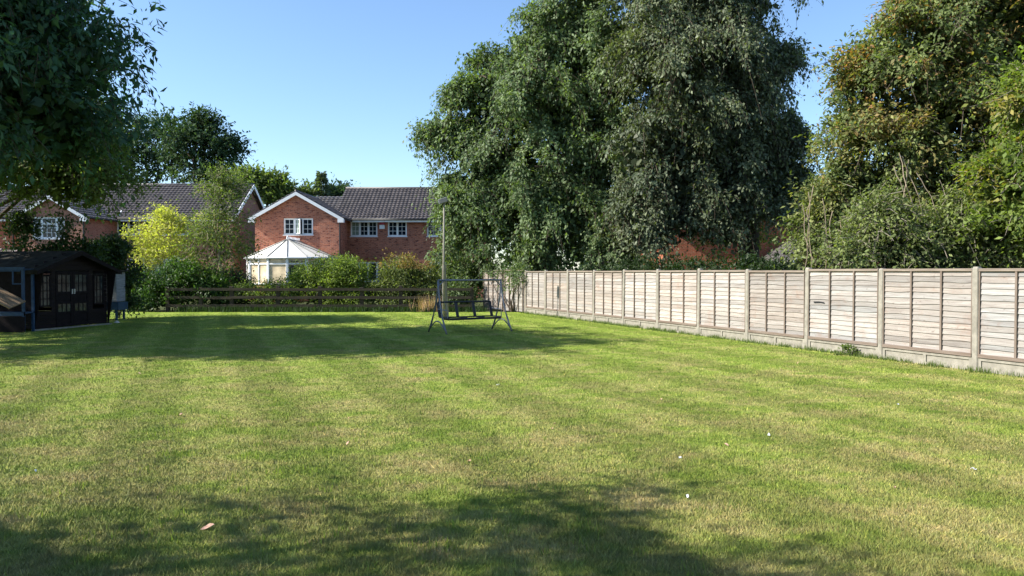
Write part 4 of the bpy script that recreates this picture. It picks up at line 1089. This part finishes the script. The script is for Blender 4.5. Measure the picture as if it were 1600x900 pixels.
far_tree('birch_tree', 468, 72, [blob(462,310,9,72), blob(478,308,8,72)], M['lf_mid'], 'small pale treetop showing above the red gable ridge', 30, 64)
far_tree('small_oak', 545, 74, [blob(526,308,8,74), blob(538,312,8,74)], M['lf_far'], 'low treetop touching the left end of the main dark roof', 35, 66)
# far woodland closing the gaps under the tall trees
lob = []
for k in range(26):
    x = 2 + k * 2.6; lob.append((x, 62 + 3 * math.sin(k * 1.9), 3.2, 2.6, 2.2, 3.4 + .8 * math.sin(k * 2.3), 1))
V, T = crown(lob, 900, 9, 9, 1.0, .42, seed=77, droop=.3, clump_r=1.1, fill=9000, bright=.25)
tag(raw_mesh('woodland', V, 4, T, M['lf_far']), 'dark mass of woodland far behind the panel fence', 'woodland', kind='stuff')
# conifer
cf = empty('fir_tree', (WX(503, 72), 72, 0), label='pointed blue-green conifer top behind the link roof of the red house', cat='tree', group='trees behind the houses')
m = MB(); m.tube([(0,0,0), (0,0,10.6)], [.25, .04], 7); m.build('trunk', M['barkdark'], cf)
gg = np.random.default_rng(3); nb = 5200
hz = 1 - gg.random(nb) ** .8; ang = np.round(gg.random(nb) * 5) * 1.26 + hz * 40; rad = (1 - hz) * 2.0 * (.25 + .75 * gg.random(nb)) + .12
zz = 4.0 + hz * 6.7 - rad * .12
zz = np.round(zz / .55) * .55 + gg.normal(size=nb) * .12 + rad * .1
Pp = np.stack([np.cos(ang) * rad, np.sin(ang) * rad, zz], 1); Dd = np.stack([np.cos(ang), np.sin(ang), -.1 + 0 * ang], 1) + gg.normal(size=(nb, 3)) * .4
T = np.stack([gg.random(nb), 0 * hz, .5 + .15 * gg.normal(size=nb)], 1); V, TT = leaf_cards(Pp, Dd, unit(gg.normal(size=(nb, 3)) + [0, 0, 1]), np.full(nb, .36), T, .4); raw_mesh('crown', V, 4, TT, M['lf_fir'], cf)

# yellow-green tree and tall light tree in front of the left house
Y = 35
lob = [blob(243,368,30,Y), blob(280,374,30,Y), blob(228,398,20,Y,w=.8), blob(310,366,22,Y), blob(268,404,24,Y,w=.6), blob(300,420,22,Y,w=.4), blob(262,352,14,Y,w=.4)]
tree('golden_tree', (WX(278, 35), 35, 0), 1.4, .07, lob, M['lf_yellow'], M['stem'], 'yellow-green open shrubby tree in front of the pink brick house',
     clumps=120, sprays=8, leaves_per=10, L0=.45, leafsize=.11, droop=.2, clump_r=.45, seed=71, fill=0, bright=.55, up=.5)
Y = 34
lob = [blob(343,290,18,Y,w=.8), blob(356,300,18,Y,w=.8), blob(350,328,24,Y), blob(340,365,36,Y), blob(368,370,26,Y), blob(350,400,36,Y,w=.8), blob(322,395,26,Y,w=.6), blob(380,390,16,Y,w=.4)]
tree('willow_tree', (WX(345, 34), 34, 0), 2.6, .08, lob, M['lf_mid'], M['stem'], 'taller light green tree just right of the yellow-green one, with bare low branches',
     clumps=150, sprays=8, leaves_per=10, L0=.5, leafsize=.10, droop=.3, clump_r=.45, seed=72, fill=150, bright=.6, up=.4)

def shrub(name, px, Y, lob, mat, label, n, seed, ls=.075, bright=.5, fill=None, cat='shrub', group=None, lp=11, L0=.32, **kw):
    root = empty(name, (WX(px, Y), Y, 0), label=label, cat=cat, group=group)
    V, T = crown(lob, n, 9, lp, L0, ls, droop=.3, clump_r=.35, seed=seed, fill=int(n * 7) if fill is None else fill, bright=bright, up=.5, **kw)
    raw_mesh('foliage', V - np.array([root.location.x, root.location.y, 0]), 4, T, mat, root)
    m = MB()
    for i, l in enumerate(lob[:6]): m.tube(bend((0, 0, 0), (l[0] - root.location.x, l[1] - root.location.y, l[2]), .12, 5, i), [.035, .03, .024, .018, .01], 5)
    m.build('stem', M['barkdark'], root); return root
shrub('laurel_bush', 290, 32.9, [blob(260,455,34,32.9), blob(300,450,34,32.9), blob(235,465,28,32.9), blob(330,462,28,32.9), blob(280,430,20,32.9,w=.4), blob(215,470,22,32.9)], M['lf_laurel'], 'glossy green bush left of the low rail fence, below the yellow-green tree', 190, 81, .10, .35)
shrub('clipped_bush', 510, 34.0, [blob(490,440,26,34.0), blob(522,430,24,34.0), blob(550,432,22,34.0), blob(462,453,17,34.0), blob(505,460,36,34.0), blob(545,465,30,34.0), blob(538,416,9,34.0,w=.3)], M['lf_bright'], 'rounded light green bush behind the rail fence, right of the conservatory', 250, 82, .085, .68)
shrub('bramble_bush', 625, 34.0, [blob(608,434,25,34.0), blob(640,432,25,34.0), blob(668,444,20,34.0), blob(620,465,36,34.0), blob(660,468,30,34.0), blob(590,455,22,34.0)], M['lf_maple'], 'wide rounded bush with a browned top behind the rail fence, left of the lamp pole', 240, 83, .085, .5,
      redfun=lambda P, cb, g: ((P[:, 2] > 1.75) & (cb > .4)) * (.2 + .5 * g.random(len(P))))
shrub('shady_shrub', 185, 27.5, [blob(175,412,17,27.5), blob(195,440,18,27.5), blob(162,400,13,27.5,w=.4), blob(200,472,16,27.5), blob(178,392,9,27.5,w=.3)], M['lf_dark'], 'dark upright shrub against the right side of the summerhouse roof', 130, 84, .10, .5)
shrub('climber', 105, 25.5, [blob(102,398,12,25.5), blob(112,378,7,25.5,w=.12), blob(130,402,12,25.5,w=.3), blob(76,403,9,25.5,w=.3), blob(105,350,5,25.5,w=.05)], M['lf_dark'], 'dark leafy climber rising behind the summerhouse ridge', 40, 85, .11, .5, fill=0)
shrub('dark_stem_shrub', 34, 25.5, [blob(34,390,9,25.5,rz=1.0), blob(36,355,7,25.5,w=.05)], M['lf_dark'], 'narrow ivy covered stem behind the left end of the shed roof', 26, 86, .11, .5, fill=40)
shrub('low_bush', 400, 33.2, [blob(378,468,18,33.2), blob(410,470,19,33.2), blob(440,470,20,33.2), blob(425,460,9,33.2,w=.2), blob(355,470,18,33.2)], M['lf_mid'], 'low scrappy bush behind the rail fence below the conservatory', 150, 87, .08, .5)
shrub('far_hedge_end', 350, 36.5, [blob(335,445,26,36.5), blob(372,450,22,36.5)], M['lf_dark'], 'dark hedge piece behind the bare low branches', 70, 88, .1, .4)
shrub('corner_shrub', 735, 33.6, [blob(712,462,15,33.2), blob(728,468,12,33.6), blob(705,472,13,33.2), blob(722,425,20,37), blob(745,430,20,37), blob(705,440,20,37), blob(752,410,18,37), blob(735,455,20,37), blob(755,440,20,37.5)], M['lf_beech'], 'leafy shrub filling the corner between the rail fence and the panel fence', 150, 89, .10, .55)
shrub('fence_ivy', 800, 31.6, [(.12, 31.55, 1.60, .38, .16, .15, .3), (.05, 31.55, 1.15, .08, .06, .45, .16), (-.45, 32.7, 1.62, .30, .2, .14, .2), (.35, 30.9, 1.5, .12, .12, .3, .14), (-.9, 33.4, 1.62, .3, .2, .14, .2)], M['lf_beech'], 'ivy trailing over the old panels at the far fence end', 26, 90, .09, .5, fill=0, cat='ivy', L0=.22)
# hedge close behind the fence, leaves coloured dark for the trees' shade
hd = empty('hedge', (8, 30, 0), label='long low hedge coloured dark for tree shade, just behind the middle of the panel fence', cat='hedge')
lob = []
for k in range(16):
    t_ = k / 15; a = FP(1.5) + Vector((3.6, 3.0, 0)); c = FP(9.0) + Vector((3.2, 2.5, 0)); p = a.lerp(c, t_); lob.append((p.x, p.y, 1.15, .9, .9, .75, 1))
V, T = crown(lob, 330, 8, 10, .35, .11, seed=95, droop=.3, clump_r=.4, fill=3200, bright=.0); raw_mesh('foliage', V - np.array([8, 30, 0]), 4, T, M['lf_dark'], hd)

# weeds and long grass
def tufts(name, pts, h, mat, label, cat, n=14, seed=1, wid=.02, spread=.12, kind='stuff'):
    g = np.random.default_rng(seed); pts = np.array(pts); k = len(pts) * n; ci = np.repeat(np.arange(len(pts)), n)
    P = pts[ci] + np.stack([g.normal(size=k) * spread, g.normal(size=k) * spread, np.zeros(k)], 1)
    hh = h * (.4 + .8 * g.random(k)); th = g.random(k) * 2 * np.pi; ln = .5 * g.random(k); ph = g.random(k) * 2 * np.pi
    a = P + np.stack([-np.cos(th) * wid, -np.sin(th) * wid, 0 * th], 1); b2 = P + np.stack([np.cos(th) * wid, np.sin(th) * wid, 0 * th], 1)
    c = P + np.stack([np.cos(ph) * ln * hh, np.sin(ph) * ln * hh, hh], 1)
    V = np.stack([a, b2, c], 1).reshape(-1, 3); T = np.stack([g.random(k), 0 * th, .3 + .4 * g.random(k)], 1)
    o = raw_mesh(name, V, 3, np.repeat(T, 3, 0), mat); tag(o, label, cat, kind=kind); return o
g = random.Random(8); pts = []
for k in range(420):
    n = g.uniform(-3, 10); p = FP(n) + FN * (g.uniform(.02, .16) + (.10 * g.random() if g.random() < .3 else 0)); pts.append((p.x, p.y, 0))
tufts('fence_grass', pts, .10, M['lf_mid'], 'longer uncut grass fringe along the foot of the panel fence', 'grass', 16, 3, .006, .06)
pts = [(g.uniform(-13.5, -1.2), 31.75 + g.uniform(-.1, .5), 0) for _ in range(420)]
tufts('verge_weeds', pts, .26, M['lf_dark'], 'rough weeds under the low rail fence at the lawn end', 'weeds', 14, 4, .014, .12)
pts = [(WX(px, 31.9), 31.75 + g.uniform(-.1, .15), 0) for px in [g.gauss(670, 9) for _ in range(26)]]
tufts('dry_stalks', pts, .7, M['lf_dry'], 'short dry rust-coloured stalks by the rail fence left of the lamp pole', 'dry plants', 10, 5, .010, .07)
pts = []
for k in range(260):
    y = 3.9 * (11 / 3.9) ** g.random(); x = g.uniform(-.68, .68) * y
    if x < lawn_edge_x(y) - .3: pts.append((x, y, 0))
tufts('lawn_weeds', pts, .055, M['lf_bright'], 'coarser tufts of clover and grass scattered in the near lawn', 'weeds', 16, 6, .0045, .05)
# pale weed at the fence foot
p = FP(1.35) + FN * .12
root = empty('weed', (p.x, p.y, 0), label='pale leafy weed growing at the foot of the fence gravel board', cat='weed')
V, T = crown([(0, 0, .08, .20, .12, .08, 1)], 12, 6, 8, .10, .05, seed=97, droop=.3, clump_r=.06, jitter=.02); raw_mesh('leaves', V, 4, T, M['lf_mid'], root)

# ---- small things on the lawn
def feather(px, py, label, size=.06, mat='feather', seed=0, name='feather', cat='feather'):
    Y = EYE * F / (py - HZ); g = random.Random(seed); mb = MB(); n = 6
    top = [(size * (i / n - .5), size * .22 * math.sin(math.pi * i / n), .012 + .010 * math.sin(i * 1.3 + seed)) for i in range(n + 1)]
    bot = [(a, -b_ * .9, c - .004) for a, b_, c in top]
    for i in range(n): mb.quad(top[i], top[i + 1], bot[i + 1], bot[i])
    o = mb.build(name, M[mat]); o.location = (WX(px, Y), Y, .016); size *= .7; o.scale = (.7,.7,.7); o.rotation_euler = (g.uniform(-.3, .5), g.uniform(-.3, .3), g.uniform(0, 6))
    sm = o.modifiers.new('thick', 'SOLIDIFY'); sm.thickness = .004
    tag(o, label, cat, group='small white feathers and scraps on the lawn' if mat == 'feather' else None)
feather(1203, 684, 'white curled feather on the lawn, the largest one right of centre', .085, seed=1)
feather(1063, 720, 'white feather lying left of and nearer than the largest one', .055, seed=2)
feather(1525, 738, 'white feather lying nearest the right edge of the lawn', .07, seed=3)
feather(52, 741, 'white scrap lying near the left edge of the lawn', .05, seed=4)
feather(1076, 782, 'pale feather caught in the grass, the lowest of the feathers', .06, seed=5)
feather(778, 604, 'tiny white speck of feather in the sunlit grass in mid lawn', .07, seed=6)
feather(1405, 635, 'pale scrap lying on the lawn before the right-hand fence panels', .08, seed=8)
feather(1401, 768, 'small orange-brown fallen leaf on the lawn at right', .045, 'deadleaf', 7, 'fallen_leaf', 'leaf')
def dry_leaf(x, y, size, seed, label, group=None, name='fallen_leaf', cat='leaf', mat='deadleaf'):
    g = random.Random(seed); mb = MB(); n = 7; w_ = g.uniform(.28, .42)
    rows = []
    for i in range(n + 1):
        t_ = i / n; a = size * (t_ - .5); hw_ = size * w_ * math.sin(math.pi * min(1, t_ * .96 + .02)) ** .8 * g.uniform(.85, 1.1); zc = .012 * math.sin(t_ * 3 + seed)
        rows.append(((a, hw_, zc + hw_ * .55), (a, hw_ * .1, zc), (a, -hw_ * .9, zc + hw_ * .35)))
    for i in range(n):
        for k in (0, 1): mb.quad(rows[i][k], rows[i + 1][k], rows[i + 1][k + 1], rows[i][k + 1])
    o = mb.build(name, M[mat]); o.location = (x, y, .024); o.rotation_euler = (g.uniform(-.25, .25), g.uniform(-.25, .25), g.uniform(0, 6))
    sm = o.modifiers.new('thick', 'SOLIDIFY'); sm.thickness = .002; tag(o, label, cat, group)
Yc = EYE * F / (832 - HZ); dry_leaf(WX(321, Yc), Yc, .085, 4, 'pinkish brown curled dry leaf in the shaded grass at lower left')
bpy.data.objects['fallen_leaf.001'].rotation_euler = (.1, -.1, .3)
g2 = random.Random(19)
for k in range(16):
    y = 6.5 * (18 / 6.5) ** g2.random(); x = g2.uniform(-.6, .6) * y
    if x < lawn_edge_x(y) - .5: dry_leaf(x, y, g2.uniform(.03, .045), 60 + k, 'tiny brown fallen leaf scrap scattered in the lawn', 'tiny brown leaf scraps on the lawn')
def stone(px, py, r, label):
    Y = EYE * F / (py - HZ); g = random.Random(px); m = MB(); rings = 6
    m.tube([(0, 0, r * .9 * (k / rings) - .005) for k in range(rings + 1)], [r * math.sqrt(max(0.02, 1 - (k / rings) ** 2)) * g.uniform(.88, 1.1) for k in range(rings + 1)], 9)
    o = m.build('stone', M['stone'], smooth=True); o.location = (WX(px, Y), Y, 0); tag(o, label, 'stone')
stone(743, 484, .10, 'white stone at the lawn edge seen through the swing backrest')
stone(182, 505, .09, 'pale flat stone on the grass right of the summerhouse')
